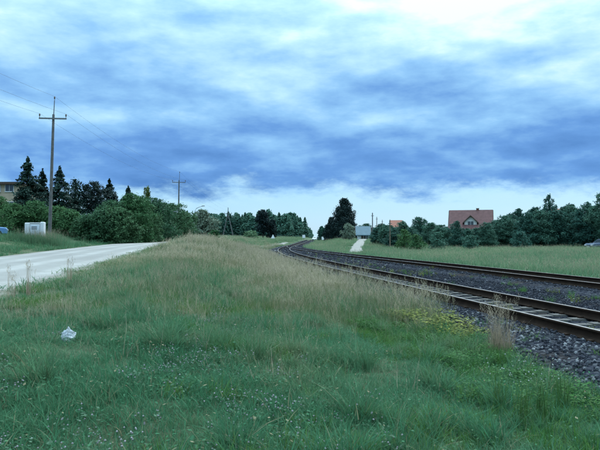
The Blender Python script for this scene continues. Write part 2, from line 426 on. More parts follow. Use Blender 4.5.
# ------------------------------------------------------------------ plants: tufts for scattering
def blade(v, f, base, az, h, lean, wd, seg=3, curl=1.7):
    dx, dy = math.cos(az), math.sin(az); px, py_ = -dy, dx; k = len(v)
    for i in range(seg):
        t = i/seg; q = lean*h*t**curl; ww = wd*(1-t*.65)
        c = (base[0]+dx*q, base[1]+dy*q, base[2]+h*t*(1-.25*lean*t))
        v.append((c[0]-px*ww, c[1]-py_*ww, c[2])); v.append((c[0]+px*ww, c[1]+py_*ww, c[2]))
    v.append((base[0]+dx*lean*h, base[1]+dy*lean*h, base[2]+h*(1-.25*lean)))
    for i in range(seg-1): f.append((k+2*i, k+2*i+1, k+2*i+3, k+2*i+2))
    f.append((k+2*seg-2, k+2*seg-1, k+2*seg))
def tuft(name, r_, n, hh, spread, wd, lean, m, heads=0, head_m=None, flowers=0, fl_m=None, leaves=0, fl_size=.007, hs=1.0, lsz=1.0):
    v, f = [], []
    for _ in range(n):
        q = r_.uniform(0, 6.283); rr = spread*math.sqrt(r_.random())
        blade(v, f, (rr*math.cos(q), rr*math.sin(q), -.03), r_.uniform(0, 6.283), hh*r_.uniform(.45, 1.15), lean*r_.uniform(.2, 1.3), wd*r_.uniform(.7, 1.3))
    mi = [0]*len(f)
    for _ in range(leaves):                       # small broad leaves
        q = r_.uniform(0, 6.283); rr = spread*math.sqrt(r_.random()); zc = hh*r_.uniform(.25, .8)
        a = r_.uniform(0, 6.283); s_ = lsz*r_.uniform(.005, .010); cx, cy = rr*math.cos(q), rr*math.sin(q); k = len(v); tl = r_.uniform(-.5, .5)
        for (lx, lyy) in ((-1.5, 0), (0, -1), (1.5, 0), (0, 1)):
            v.append((cx+s_*(lx*math.cos(a)-lyy*math.sin(a)), cy+s_*(lx*math.sin(a)+lyy*math.cos(a)), zc+s_*lx*tl))
        f.append((k, k+1, k+2, k+3)); mi.append(0)
    for _ in range(heads):                        # stems carrying a loose seed head
        q = r_.uniform(0, 6.283); rr = spread*math.sqrt(r_.random()); az = r_.uniform(0, 6.283); h_ = hh*r_.uniform(1.0, 1.5); ln = lean*r_.uniform(.1, .6)
        k0 = len(f); blade(v, f, (rr*math.cos(q), rr*math.sin(q), -.03), az, h_, ln, wd*.55, 3); mi += [0]*(len(f)-k0)
        tx_, ty_ = rr*math.cos(q)+math.cos(az)*ln*h_, rr*math.sin(q)+math.sin(az)*ln*h_; tz_ = -.03+h_*(1-.25*ln)
        for j in range(9):
            a = r_.uniform(0, 6.283); t = j/9; k = len(v); l_ = .035*(1-t*.5); zc = tz_-h_*.22*(1-t); l_ *= hs; xx = tx_-math.cos(az)*ln*h_*.3*(1-t); yy = ty_-math.sin(az)*ln*h_*.3*(1-t)
            v += [(xx, yy, zc), (xx+l_*math.cos(a)-.005*hs*math.sin(a), yy+l_*math.sin(a)+.005*hs*math.cos(a), zc+.03*hs), (xx+l_*1.4*math.cos(a), yy+l_*1.4*math.sin(a), zc+.045*hs)]
            f.append((k, k+1, k+2)); mi.append(1)
    for _ in range(flowers):
        q = r_.uniform(0, 6.283); rr = spread*math.sqrt(r_.random()); az = r_.uniform(0, 6.283); h_ = hh*r_.uniform(.85, 1.25)
        k0 = len(f); blade(v, f, (rr*math.cos(q), rr*math.sin(q), -.03), az, h_, .25, wd*.6, 2); mi += [0]*(len(f)-k0)
        cx, cy = rr*math.cos(q)+math.cos(az)*.25*h_, rr*math.sin(q)+math.sin(az)*.25*h_; cz = -.03+h_*.94; k = len(v); s_ = fl_size*r_.uniform(.7, 1.4)
        v += [(cx+s_, cy, cz), (cx, cy+s_, cz), (cx-s_, cy, cz), (cx, cy-s_, cz), (cx, cy, cz+s_), (cx, cy, cz-s_)]
        for t in ((0, 1, 4), (1, 2, 4), (2, 3, 4), (3, 0, 4), (1, 0, 5), (2, 1, 5), (3, 2, 5), (0, 3, 5)): f.append(tuple(k+i for i in t)); mi.append(2 if fl_m else 0)
    mats = [m, head_m or m, fl_m or m]
    return mesh_np(name, v, f, mats, mi)
def rock(name, r_):
    bm = bmesh.new(); bmesh.ops.create_icosphere(bm, subdivisions=1, radius=1)
    for q in bm.verts: q.co = Vector((q.co.x*r_.uniform(.7, 1.2), q.co.y*r_.uniform(.6, 1.1), q.co.z*r_.uniform(.5, .95)))
    me = bpy.data.meshes.new(name); bm.to_mesh(me); bm.free(); me.materials.append(M_stone); return me

def scatter(name, pts, rot, scl, idx, tint, protos, label, kind='stuff'):
    col = bpy.data.collections.new(name+'_kinds')
    for i, me in enumerate(protos): col.objects.link(bpy.data.objects.new('%s_kind_%02d' % (name, i), me))
    me = bpy.data.meshes.new(name); n = len(pts)
    me.vertices.add(n); me.vertices.foreach_set('co', pts.astype(np.float32).ravel())
    def at(nm, ty, arr, key): a = me.attributes.new(nm, ty, 'POINT'); a.data.foreach_set(key, arr)
    at('rot', 'FLOAT_VECTOR', rot.astype(np.float32).ravel(), 'vector'); at('scl', 'FLOAT_VECTOR', scl.astype(np.float32).ravel(), 'vector')
    at('idx', 'INT', idx.astype(np.int32), 'value'); at('tint', 'FLOAT', tint.astype(np.float32), 'value')
    o = obj(name, me); tag(o, label, None, None, kind)
    g = bpy.data.node_groups.new(name, 'GeometryNodeTree')
    g.interface.new_socket('Geometry', in_out='INPUT', socket_type='NodeSocketGeometry')
    g.interface.new_socket('Geometry', in_out='OUTPUT', socket_type='NodeSocketGeometry')
    N = g.nodes.new; gi = N('NodeGroupInput'); go = N('NodeGroupOutput'); ip = N('GeometryNodeInstanceOnPoints'); ci = N('GeometryNodeCollectionInfo')
    ci.inputs['Collection'].default_value = col; ci.inputs['Separate Children'].default_value = True; ci.inputs['Reset Children'].default_value = True
    def na(nm, ty): q = N('GeometryNodeInputNamedAttribute'); q.data_type = ty; q.inputs['Name'].default_value = nm; return [s for s in q.outputs if s.enabled and s.name == 'Attribute'][0]
    er = N('FunctionNodeEulerToRotation')
    L = g.links.new
    L(gi.outputs[0], ip.inputs['Points']); L(ci.outputs[0], ip.inputs['Instance']); ip.inputs['Pick Instance'].default_value = True
    L(na('idx', 'INT'), ip.inputs['Instance Index']); L(na('rot', 'FLOAT_VECTOR'), er.inputs[0]); L(er.outputs[0], ip.inputs['Rotation'])
    L(na('scl', 'FLOAT_VECTOR'), ip.inputs['Scale']); L(ip.outputs[0], go.inputs[0])
    md = o.modifiers.new('scatter', 'NODES'); md.node_group = g
    return o
def wedge(n, y0, y1, p, side=.60, pad=2.2):
    """points over the ground ahead, thinning as distance^-p"""
    t = rng.random(n)
    e = 2-p
    yy = (y0**e + t*(y1**e-y0**e))**(1/e) if abs(e) > 1e-3 else y0*(y1/y0)**t
    xx = (rng.random(n)*2-1)*(side*yy+pad*np.minimum(1, 8/yy)); return xx, yy
def std_rot(n, tilt=.12): return np.stack([rng.normal(0, tilt, n), rng.normal(0, tilt, n), rng.random(n)*6.283], 1)

G_main = leafy('grass_blue_green', (.046, .145, .070), (.125, .180, .088), .42, True, (.20, .18, .11))
G_lush = leafy('grass_lush', (.036, .120, .028), (.090, .175, .032), .40, True)
G_dry = leafy('grass_dry', (.080, .145, .066), (.200, .190, .105), .42, True, (.32, .27, .17))
G_seed = leafy('grass_seed_head', (.22, .20, .14), (.38, .33, .23), .40, True)
G_field = leafy('grass_field', (.082, .180, .095), (.155, .230, .118), .40, True, (.22, .22, .14))
G_flower = leafy('pale_flower', (.24, .23, .24), (.32, .30, .31), .2, True)
G_herb = leafy('herb_leaf', (.045, .110, .060), (.075, .120, .075), .3, True)
G_weed = leafy('weed_yellow_green', (.10, .135, .022), (.15, .16, .030), .35, True)

rr = random.Random(3)
near_p = [tuft('t', rr, 190, .135, .27, .0023, .9, G_main) for _ in range(6)] + [tuft('t', rr, 150, .11, .27, .0022, 1.15, G_main, leaves=26) for _ in range(3)]
far_p = [tuft('t', rr, 120, .25, .46, .0062, .8, G_main) for _ in range(6)]
broad_p = [tuft('t', rr, 40, .16, .20, .0034, .9, G_lush, leaves=150, lsz=1.15) for _ in range(4)]
lush_p = [tuft('t', rr, 46, .27, .12, .0034, .9, G_lush) for _ in range(4)]
dry_p = [tuft('t', rr, 62, .32, .22, .0026, .7, G_dry, heads=16, head_m=G_seed, hs=.55) for _ in range(7)]
dryfar_p = [tuft('t', rr, 80, .38, .50, .0062, .6, G_dry, heads=34, head_m=G_seed) for _ in range(6)]
field_p = [tuft('t', rr, 130, .42, .75, .011, .65, G_field, heads=9, head_m=G_seed) for _ in range(7)]
flow_p = [tuft('t', rr, 10, .13, .12, .0022, .8, G_herb, flowers=9, fl_m=G_flower, leaves=14, fl_size=.0055) for _ in range(4)]
weed_p = [tuft('t', rr, 16, .26, .13, .0075, .9, G_weed, leaves=70) for _ in range(3)]

weed2_p = [tuft('t', rr, 26, .36, .16, .010, .6, G_herb, leaves=60) for _ in range(3)]
def regions(x, y):
    tx = track_x(y); u = x-tx; re = road_e(y)
    mead = (x > re+.05) & (u < grass_edge(x, y))
    return u, re, mead
def grass_edge(x, y): return -1.35-.65*fbm(x, y, .9)-.55*S((9.6-y)/2.0)
def dryness(x, y):
    """how dry and tall the meadow is: rising over the mound, low at the camera and beside the ballast"""
    u, re, _ = regions(x, y)
    base = .05+.95*S((y-6.5-.5*np.clip(x, -6, 3))/20.0)
    straw = S((u+7.5)/2.5)*S((-1.6-u)/.8)*S((y-9.5)/3)*S((45-y)/12)
    base = base*(.25+.75*S((-u-2.2)/2.0)) + .65*straw + .30*S((-x-2.0)/3)*S((y-5)/4)
    return np.clip(base*(-.15+1.9*fbm(x, y, 3.3)) , 0, 1)
def place(name, x, y, keep, protos, label, smin, smax, tint, zs=None, tilt=.12, sink=.0, low_edge=False):
    x, y = x[keep], y[keep]; n = len(x); s_ = smin+(smax-smin)*rng.random(n)
    zz = height(x, y)-sink
    tv = tint(x, y) if callable(tint) else np.full(n, tint)
    sv = s_ if zs is None else s_*zs(x, y)
    if low_edge: sv = sv*(.30+.70*S((x-road_e(y)-.2)/3.0))
    return scatter(name, np.stack([x, y, zz], 1), std_rot(n, tilt), np.stack([s_, s_, sv], 1), rng.integers(0, len(protos), n), np.clip(tv+rng.normal(0, .14, n), 0, 1), protos, label)

bare = lambda x, y: .25+.75*S((fbm(x, y, .8)-.38)/.14)      # thin spots
# short grass close to the camera
x, y = wedge(11000, 2.6, 15, .6)
u, re, mead = regions(x, y); dr = dryness(x, y)
lushband = (u > -5.6) & (y < 14)
place('meadow_grass', x, y, mead & (rng.random(len(x)) < (1-.25*dr)*bare(x, y)), near_p, 'short blue-green grass covering the foreground', .7, 1.4,
      lambda x, y: dryness(x, y)*.7+2.0*(fbm(x, y, 1.1)-.5), lambda x, y: (.25+1.5*fbm(x+3, y, .8))*(1-.6*np.exp(-((x-track_x(y)+4.35+.25*(fbm(x, y, 2)-.5))/.28)**2)*S((13-y)/3)), low_edge=True)
# grass farther back on the mound
x, y = wedge(9500, 12, 95, 1.35)
u, re, mead = regions(x, y); dr = dryness(x, y)
place('mound_grass', x, y, mead & (rng.random(len(x)) < 1-.15*dr), far_p, 'green and straw grass over the mound towards the bend', .8, 1.5,
      lambda x, y: .15+dryness(x, y)*.6+2.0*(fbm(x, y, 2.0)-.5), lambda x, y: .35+1.4*fbm(x+3, y, 1.6), low_edge=True)
# tussocks: dense tufts standing a little above the sward
tus_p = [tuft('t', rr, 150, .34, .10, .0030, .95, G_main) for _ in range(4)]
x, y = wedge(2600, 3, 32, .9)
u, re, mead = regions(x, y)
place('tussock_grass', x, y, mead & (rng.random(len(x)) < .75*S((fbm(x+60, y+9, 1.2)-.42)/.12)*S((x-re-1)/2)), tus_p, 'denser darker tussocks scattered over the meadow', .6, 1.3, lambda x, y: .1+1.6*(fbm(x+5, y, 2.5)-.45), None, .15)
# lush tufts
x, y = wedge(16000, 3, 30, .8)
u, re, mead = regions(x, y)
lush = S((u+4.3)/.8)*S((17-y)/5)*.75 + S((fbm(x+40, y, .9)-.58)/.07)*.9*S((30-y)/8)
place('lush_grass', x, y, mead & (rng.random(len(x)) < lush), lush_p, 'fresh green tufts of lush grass beside the ballast', .5, .95, lambda x, y: .25+.9*(fbm(x, y, 1.5)-.35))
x, y = wedge(3600, 3, 18, .7)
u, re, mead = regions(x, y)
place('leafy_weeds', x, y, mead & (y > 5.6) & (rng.random(len(x)) < S((u+4.1)/.5)*S((17-y)/4)*(.35+.65*S((fbm(x+70, y, .8)-.42)/.1))), broad_p, 'low broad-leaved green weeds below the ballast', .7, 1.5, lambda x, y: 1.3*(fbm(x+11, y, .9)-.40))
# tall dry grass with seed heads
x, y = wedge(9000, 4.5, 22, .7)
u, re, mead = regions(x, y)
place('dry_grass', x, y, mead & (rng.random(len(x)) < (dryness(x, y)*.62-.02)*S((fbm(x+21, y, .7)-.36)/.12)*S((x-road_e(y))/1.5)), dry_p, 'straw-coloured dry grass with seed heads on the bank', .7, 1.35, lambda x, y: dryness(x, y)*.8+2.0*(fbm(x, y, 1.0)-.5), lambda x, y: .35+1.3*fbm(x+3, y, 1.1), low_edge=True)
x, y = wedge(8500, 18, 130, 1.35)
u, re, mead = regions(x, y)
place('tall_dry_grass', x, y, mead & (rng.random(len(x)) < dryness(x, y)*.75*S((fbm(x+21, y, 1.5)-.34)/.12)*S((x-road_e(y))/2)), dryfar_p, 'tall pale dry grass along the crest of the mound', .75, 1.4, lambda x, y: .05+dryness(x, y)*.8+2.0*(fbm(x, y, 2.0)-.5), lambda x, y: .35+1.3*fbm(x+3, y, 1.7), low_edge=True)
stem_p = [tuft('t', rr, 9, .34, .20, .0022, .5, G_seed, heads=4, head_m=G_seed, hs=.4) for _ in range(5)]
x, y = wedge(3600, 5, 22, .7)
u, re, mead = regions(x, y)
place('dead_stems', x, y, mead & (rng.random(len(x)) < (.05+.65*S((-x-.3)/3)*S((y-5)/3)+.3*S((fbm(x+33, y, 1.3)-.52)/.08)*S((y-6)/3))*S((x-re)/1.5)*S((-u-3.6)/1)), stem_p, 'thin straw stems sticking up out of the green grass', .6, 1.2, lambda x, y: np.clip(.2+fbm(x, y, 2)*.6, 0, 1))
# straw standing tall along the edge of the ballast
x, y = wedge(3400, 9.5, 60, 1.1)
u, re, mead = regions(x, y)
place('straw_grass', x, y, (u < -1.45) & (u > -5.2) & (rng.random(len(x)) < S((fbm(x+51, y, 1.6)-.36)/.12)*S((y-10)/4)), dryfar_p, 'tall pale straw grass standing beside the near rail', .75, 1.25, lambda x, y: .45+1.2*(fbm(x, y, 1.5)-.4), lambda x, y: .9+.9*fbm(x+3, y, 1.2))
# pale flowers
x, y = wedge(1500, 2.8, 13, .5)
u, re, mead = regions(x, y)
fl = S((fbm(x+9, y+5, .9)-.52)/.08)*S((12-y)/5)*S((-u-4.6)/1)
place('flowering_herbs', x, y, mead & (rng.random(len(x)) < fl), flow_p, 'low herbs with tiny pale lilac flowers in the foreground', .8, 1.4, .5)
x, y = wedge(9000, 90, 330, 1.0, .4)
u, re, _ = regions(x, y)
place('distant_grass', x, y, ((u > far_off(y)+3) | (u < -3.2)) & (np.abs(x-np.interp(y, ly, lc)) > np.where(y < 153, 1.8, -1)) & (np.abs(u+4.4) > np.where(y < 172, 1.0, -1)), field_p, 'pale rough grass around the bend of the tracks', .9, 1.6, lambda x, y: .3+.6*fbm(x, y, 12))
x, y = wedge(2400, 22, 54, 1.0)
u, re, mead = regions(x, y)
place('mound_weeds', x, y, mead & (x < -2.5) & (rng.random(len(x)) < S((fbm(x+80, y, 2.2)-.5)/.08)*S((x-re-.5)/2)), weed2_p, 'dark leafy weeds on top of the grassy mound', .8, 1.7, lambda x, y: fbm(x, y, 3))
# field beyond the tracks
x, y = wedge(14000, 12, 130, 1.25, .66)
u, re, _ = regions(x, y)
place('field_grass', x, y, (u > far_off(y)+2.6) & (rng.random(len(x)) < .95) & (np.abs(x-np.interp(y, ly, lc)) > np.where((y > 68) & (y < 153), 1.5, -1)), field_p, 'tall pale green grass of the field beyond the tracks', .7, 1.35,
      lambda x, y: np.clip(.1+1.1*(fbm(x, y, 7)-.2), 0, 1))
# verge beyond the road
x, y = wedge(6500, 14, 120, 1.2, .68)
u, re, _ = regions(x, y)
place('verge_grass', x, y, (x < re-ROAD_W-.15), far_p, 'green grass verge beyond the pale road', .8, 1.5, lambda x, y: .05+.35*fbm(x, y, 4))
# weeds on the ballast shoulder and between the rails
x, y = wedge(16000, 7, 140, 1.0)
u, re, _ = regions(x, y)
wd = ((u > -2.9) & (u < -1.2))*.75*S((fbm(x, y, 1.2)-.38)/.1) + ((np.abs(u) < .6))*.35*S((fbm(x+7, y, 1.6)-.5)/.08) + ((u > 1.3) & (u < far_off(y)-1))*.5*S((fbm(x+3, y, 1.5)-.47)/.06)
wd = wd + ((u > 1.2) & (u < far_off(y)-.9))*.5*S((y-28)/30)*S((fbm(x+3, y, 3)-.40)/.1)
k = rng.random(len(x)) < wd
xw, yw = x[k], y[k]; n = len(xw)
scatter('ballast_weeds', np.stack([xw, yw, track_z(yw)-.04], 1), std_rot(n), np.repeat(rng.uniform(.5, 1.0, n)[:, None], 3, 1), rng.integers(0, 7, n), rng.random(n)*.7, lush_p+weed_p, 'green and yellowish weeds growing through the ballast')
# ballast stones
rocks = [rock('stone', rr) for _ in range(7)]
x, y = wedge(210000, 6, 120, 1.2, .60, 2.0)
u, re, _ = regions(x, y)
lim = grass_edge(x, y)-.35-.6*fbm(x+5, y, .7)
fo_ = far_off(y)
keep = (u > lim) & (u < fo_+2.6) & ~(np.abs(np.abs(u)-.7535) < .05) & ~(np.abs(np.abs(u-fo_)-.7535) < .05)
# the sleepers' tops stay clear
ph = np.abs(((y+4)/.62+.5) % 1.0-.5)*.62
keep &= ~((np.abs(u) < .72) & (ph < .13) & (rng.random(len(x)) < .96)) & ~((np.abs(u) < .72) & (rng.random(len(x)) < .35))
x, y, u = x[keep], y[keep], u[keep]; n = len(x)
zb_ = np.interp(u, [-2.9, -2.35, -1.9, -1.45, -.85, -.72, .72, .85, 1.45], [-.24, -.12, -.02, .045, .045, 0, 0, .045, .04]) + track_z(y)
fo_ = far_off(y); zb_ = np.where(u > 1.45, track_z(y)+np.where((np.abs(u-fo_) < 1.5) | (fo_ < 4), .025, -.045), zb_)-.2*S((u-fo_-1.8)/1.0)*(u > 1.5)
big_ = np.clip(y/16, 1, 4)
sc_ = rng.uniform(.012, .036, n)*big_
white = np.where(u < -1.0, .30, .03)
tn = np.where(rng.random(n) < white, rng.uniform(.85, 1, n), rng.random(n)*.75)
scatter('gravel', np.stack([x, y, zb_+sc_*.25], 1), rng.random((n, 3))*6.28, np.repeat(sc_[:, None], 3, 1), rng.integers(0, 7, n), tn, rocks, 'broken dark ballast stones around the rails')

# ------------------------------------------------------------------ trees
def quads(c, nrm, size, r_, asp=1.0):
    n = len(c); t = r_.normal(size=(n, 3)); a = np.cross(nrm, t); a /= np.linalg.norm(a, axis=1, keepdims=True)+1e-9
    b_ = np.cross(nrm, a); s_ = size[:, None]
    v = np.stack([c-a*s_*.5*asp, c-b_*s_*.5, c+a*s_*.5*asp, c+b_*s_*.5], 1).reshape(-1, 3)
    return v, np.arange(4*n).reshape(n, 4)
def unit(a): return a/(np.linalg.norm(a, axis=1, keepdims=True)+1e-9)
def crown_blobs(name, blobs, n, size, m, seed, clump=.30, nclump=26, inner=.15):
    """leaf clumps set over the skin of several lobes, with gaps between clumps"""
    r_ = np.random.default_rng(seed); cs = []; nr = []
    vol = np.array([b_[3]*b_[4]+b_[4]*b_[5] for b_ in blobs]); cnt = (n*vol/vol.sum()).astype(int)
    for b_, k in zip(blobs, cnt):
        ctr = np.array(b_[:3]); rad = np.array(b_[3:6])
        dirs = unit(r_.normal(size=(nclump, 3))+np.array([0, 0, .15]))
        cc = dirs*(r_.uniform(.62, 1.0, nclump)**.6)[:, None]
        w_ = r_.uniform(.4, 1.6, nclump); pick = r_.choice(nclump, k, p=w_/w_.sum())
        q = cc[pick] + r_.normal(size=(k, 3))*clump*r_.uniform(.35, 1.0, (k, 1))*.62
        fill = r_.random(k) < inner; q[fill] = unit(r_.normal(size=(fill.sum(), 3)))*r_.random((fill.sum(), 1))**.5*.8
        cs.append(ctr+q*rad); nr.append(unit(q/np.maximum(rad, .1)*rad.mean()*.7 + r_.normal(size=(k, 3))*.6 + np.array([0, 0, .25])))
    c = np.concatenate(cs); nn = np.concatenate(nr)
    v, f = quads(c, nn, size*r_.uniform(.6, 1.4, len(c)), r_, 1.3)
    return mesh_np(name, v, f, m)
def trunk_mesh(name, h, r0, limbs, seed, m=None):
    r_ = random.Random(seed); mb = MB()
    pts = [(r_.uniform(-.04, .04)*h*.5*(i/5), r_.uniform(-.04, .04)*h*.5*(i/5), -.3+(h+.3)*i/5) for i in range(6)]
    mb.tube(pts, [r0*(1.25 if i == 0 else 1-.14*i) for i in range(6)], 7)
    for (x, y, zz) in limbs:
        s_ = r_.uniform(.35, .8); a = Vector(pts[min(5, int(s_*5))]); e = Vector((x, y, zz)); md = a.lerp(e, .5)+Vector((0, 0, .08*h))
        mb.tube([a, md, e], [r0*.45, r0*.3, r0*.12], 5)
    return mb.mesh(name, m or M_bark, smooth=True)
PROFILES = {'dome': [(0, .80), (.25, 1.0), (.5, .95), (.75, .70), (.92, .38)],
            'oval': [(.05, .62), (.25, .92), (.45, 1.0), (.65, .84), (.82, .58), (.95, .26)],
            'cone': [(0, .92), (.18, 1.0), (.38, .92), (.56, .76), (.74, .52), (.88, .32), (.97, .13)],
            'head': [(.30, .45), (.45, .85), (.62, 1.0), (.78, .86), (.92, .48)],
            'column': [(.0, .7), (.2, .95), (.4, 1.0), (.6, .9), (.8, .65), (.95, .3)]}
def broad(seed, h, wdt, n=5200, size=.16, m=None, prof='oval', low=0.0, lobes=4, wild=.22, trunk_r=.02, **kw):
    """bushy broadleaf: rings of lobes that follow an outline, each ring a little out of true"""
    r_ = random.Random(seed); bl = []
    pf = PROFILES[prof]
    for i, (t, hw) in enumerate(pf):
        gap_ = (pf[min(i+1, len(pf)-1)][0]-pf[max(i-1, 0)][0])*.5*h
        last = i == len(pf)-1
        k = max(1, lobes-1 if last else lobes); a0 = r_.uniform(0, 6.283)
        for j in range(k):
            a = a0+6.283*j/k+r_.uniform(-.4, .4); R_ = wdt*.5*hw*r_.uniform(1-wild, 1+wild*.6)
            rd = R_*(.55 if not last else .8); off = R_-rd
            zz = h*(low+(1-low)*t)+r_.uniform(-.5, .5)*gap_
            rz = max(rd*.8, gap_*.85)
            if zz+rz > h: zz = h-rz*r_.uniform(.95, 1.1)
            bl.append((off*math.cos(a), off*math.sin(a), zz, rd, rd, rz))
    return crown_blobs('crown', bl, n, size, m, seed, **kw), trunk_mesh('trunk', h*.8, trunk_r*h, [b_[:3] for b_ in bl[::2]], seed)
def conifer(seed, h, wdt, m, n=15000, size=.16, base=.02, droop=.35, gap=.0, power=.82):
    """whorls of drooping boughs set with short needle sprays"""
    r_ = np.random.default_rng(seed); cs = []; nr = []; tips = []
    lev = int(h*2.6); per = n//(lev*6)
    for i in range(lev):
        t = (i+r_.random()*.6)/lev; zc = h*(base+(1-base)*t); L_ = wdt*.5*((1-t)**power)*1.0+.05
        for j in range(6 + (t < .5)*1):
            if r_.random() < gap: continue
            a = r_.uniform(0, 6.283); Lb = L_*r_.uniform(.45, 1.2); k = int(max(8, per*(.35+1.3*(1-t))))
            s_ = r_.random(k)**.7; sp = Lb*.20*(1-s_*.5)
            lift = .12*Lb
            x_ = s_*Lb; z_ = zc + lift*s_ - droop*Lb*s_**1.6 + r_.normal(0, .09, k) - np.abs(r_.normal(0, .22, k))*(1-.5*s_)
            yv = r_.normal(0, 1, k)*sp
            cs.append(np.stack([x_*math.cos(a)-yv*math.sin(a), x_*math.sin(a)+yv*math.cos(a), z_], 1))
            nr.append(unit(np.stack([.4*math.cos(a)+r_.normal(0, .4, k), .4*math.sin(a)+r_.normal(0, .4, k), .8+r_.normal(0, .4, k)], 1)))
            if j == 0 and t < .85: tips.append((.7*Lb*math.cos(a), .7*Lb*math.sin(a), zc))
    k = 40; cs.append(np.stack([r_.normal(0, .04, k), r_.normal(0, .04, k), h*(.93+.08*r_.random(k))], 1)); nr.append(unit(r_.normal(size=(k, 3))))
    c = np.concatenate(cs); nn = np.concatenate(nr)
    v, f = quads(c, nn, size*r_.uniform(.6, 1.4, len(c)), r_, 1.7)
    mb = MB(); mb.tube([(0, 0, -.3), (0, 0, h*.5), (0, 0, h*.99)], [.02*h, .012*h, .012], 7)
    for tp in tips: mb.tube([(0, 0, tp[2]-.05*h*.2), tp], [.006*h, .012], 4)
    return mesh_np('crown', v, f, m), mb.mesh('trunk', M_bark, smooth=True)
def tree(name, pair, loc, label, cat='tree', group=None, s=1.0, sz=None, rz=None, tilt=0.0):
    o = tag(empty(name, loc, random.uniform(0, 6.28) if rz is None else rz), label, cat, group)
    o.scale = (s, s, sz or s); o.rotation_euler.x = tilt
    obj('trunk', pair[1], o); obj('crown', pair[0], o); return o
def top_at(col, ytop, Z): 
    """tree height for a top seen at photo row ytop"""
    p = P(col, Z); return p, (CZ+(239-ytop)*Z/600)-p.z

# --- left side, behind the road
LT = 'conifers behind the left road'
for col, yt, Z, wd_, lab, sd, kw in [
    (27, 157, 74, 7.6, 'tallest dark spruce, right beside the flat-roofed tan building', 11, {}),
    (42, 169, 79, 5.6, 'slim dark spruce squeezed between the tallest spruce and the near utility pole', 12, {}),
    (59, 166, 73, 7.0, 'broad dark spruce just right of the near utility pole', 13, dict(gap=.15)),
    (109, 179, 86, 6.4, 'pointed spruce showing above the big round bushes left of the road', 14, dict(gap=.2)),
    (128, 186, 98, 6.0, 'small dark spruce tip poking over the crest of the round bushes', 15, {})]:
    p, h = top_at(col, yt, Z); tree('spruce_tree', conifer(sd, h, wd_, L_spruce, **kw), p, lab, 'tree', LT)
for col, yt, Z, wd_, lab, sd, m_, kw in [
    (75, 179, 76, 5.0, 'slender dark tree between the broad spruce and the arched gappy tree', 21, L_spruce, dict(prof='cone')),
    (92, 181, 78, 5.6, 'dark round-topped tree with sky showing through its gaps', 22, L_dark, dict(prof='head', inner=.02, nclump=12)),
    (147, 187, 105, 2.0, 'narrow yellow-green poplar top rising behind the bushes', 23, L_yellow, dict(prof='column'))]:
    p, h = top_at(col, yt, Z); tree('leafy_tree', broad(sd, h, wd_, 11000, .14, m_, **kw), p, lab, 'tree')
for col, yt, Z, wd_, lab, sd, m_ in [
    (112, 200, 63, 4.6, 'rounded green bush at the left end of the big bush mass', 31, L_hedge),
    (130, 194, 64, 5.4, 'largest domed green bush overhanging the far end of the road', 32, L_green),
    (152, 197, 72, 5.6, 'wide domed bush right of the largest one by the road', 33, L_hedge),
    (170, 203, 82, 5.2, 'dark domed bush at the foot of the second utility pole', 34, L_hedge),
    (184, 211, 92, 4.4, 'lowest domed bush ending the row beside the second utility pole', 35, L_hedge),
    (141, 198, 67, 4.6, 'bush filling the gap right of the largest domed bush', 36, L_hedge),
    (162, 203, 77, 4.4, 'bush between the wide domed bush and the second utility pole', 37, L_hedge),
    (119, 207, 61, 3.8, 'low bush at the roadside in front of the largest domed bush', 38, L_hedge)]:
    p, h = top_at(col, yt, Z); tree('round_bush', broad(sd, h, wd_*1.25, 20000, .13, m_, 'dome', inner=.2, nclump=34, clump=.26), p, lab, 'bush', 'round bushes along the road')
for col, yt, Z, wd_, lab, sd, m_ in [
    (-2, 196, 66, 4.6, 'green shrub at the left picture edge above the parked blue car', 41, L_green),
    (13, 203, 62, 4.2, 'green shrub below the flat-roofed building, behind the white cabinet', 42, L_green),
    (33, 200, 63, 4.0, 'green shrub under the tallest spruce behind the white cabinet', 43, L_green),
    (55, 206, 63, 3.6, 'leafy shrub behind the foot of the near utility pole', 44, L_green),
    (70, 209, 62, 3.4, 'leafy shrub just right of the near utility pole', 45, L_green),
    (84, 216, 60, 3.0, 'low dark shrub below the gappy round-topped tree', 46, L_hedge),
    (99, 210, 60, 3.4, 'rounded shrub just left of the big round bushes', 47, L_hedge)]:
    p, h = top_at(col, yt, Z); tree('roadside_shrub', broad(sd, h, wd_*1.15, 12000, .115, m_, 'dome', inner=.2), p, lab, 'shrub', 'shrubs along the far side of the road')
# --- middle distance
for nm, col, yt, Z, wd_, lab, sd, m_, n_, kw in [
    ('willow_tree', 203, 209, 128, 7.2, 'pale grey-green willow right of the second utility pole', 51, L_greyg, 8500, dict(size=.24, prof='dome')),
    ('small_bush', 214, 230, 47, 1.2, 'small dark bush on the crest of the grassy mound', 52, L_green, 2600, dict(size=.11, prof='dome')),
    ('leafy_tree', 263, 210, 170, 5.2, 'dark tree with a round head near the bend of the rails', 53, L_dark, 7000, dict(size=.28, prof='head', inner=.25)),
    ('leafy_tree', 272, 219, 172, 3.2, 'narrow dark tree leaning against the round-headed tree', 54, L_dark, 6000, dict(size=.28, prof='column', inner=.25)),
    ('pale_bush', 250, 231, 150, 4.8, 'pale green bush left of the round-headed dark tree', 55, L_light, 4500, dict(size=.2, prof='dome')),
    ('pale_bush', 348, 223, 140, 3.9, 'pale rounded bush in front of the tall dark tree', 57, L_greyg, 6000, dict(size=.17, prof='dome')),
    ('leafy_tree', 322, 226, 205, 4.2, 'small bluish tree at the left foot of the tall dark tree', 58, L_bluegreen, 4000, dict(size=.3, prof='oval'))]:
    p, h = top_at(col, yt, Z); kw = dict(kw); sz_ = kw.pop('size'); tree(nm, broad(sd, h, wd_, n_, sz_, m_, **kw), p, lab, 'bush' if 'bush' in nm else 'tree')
p, h = top_at(344, 198, 165)
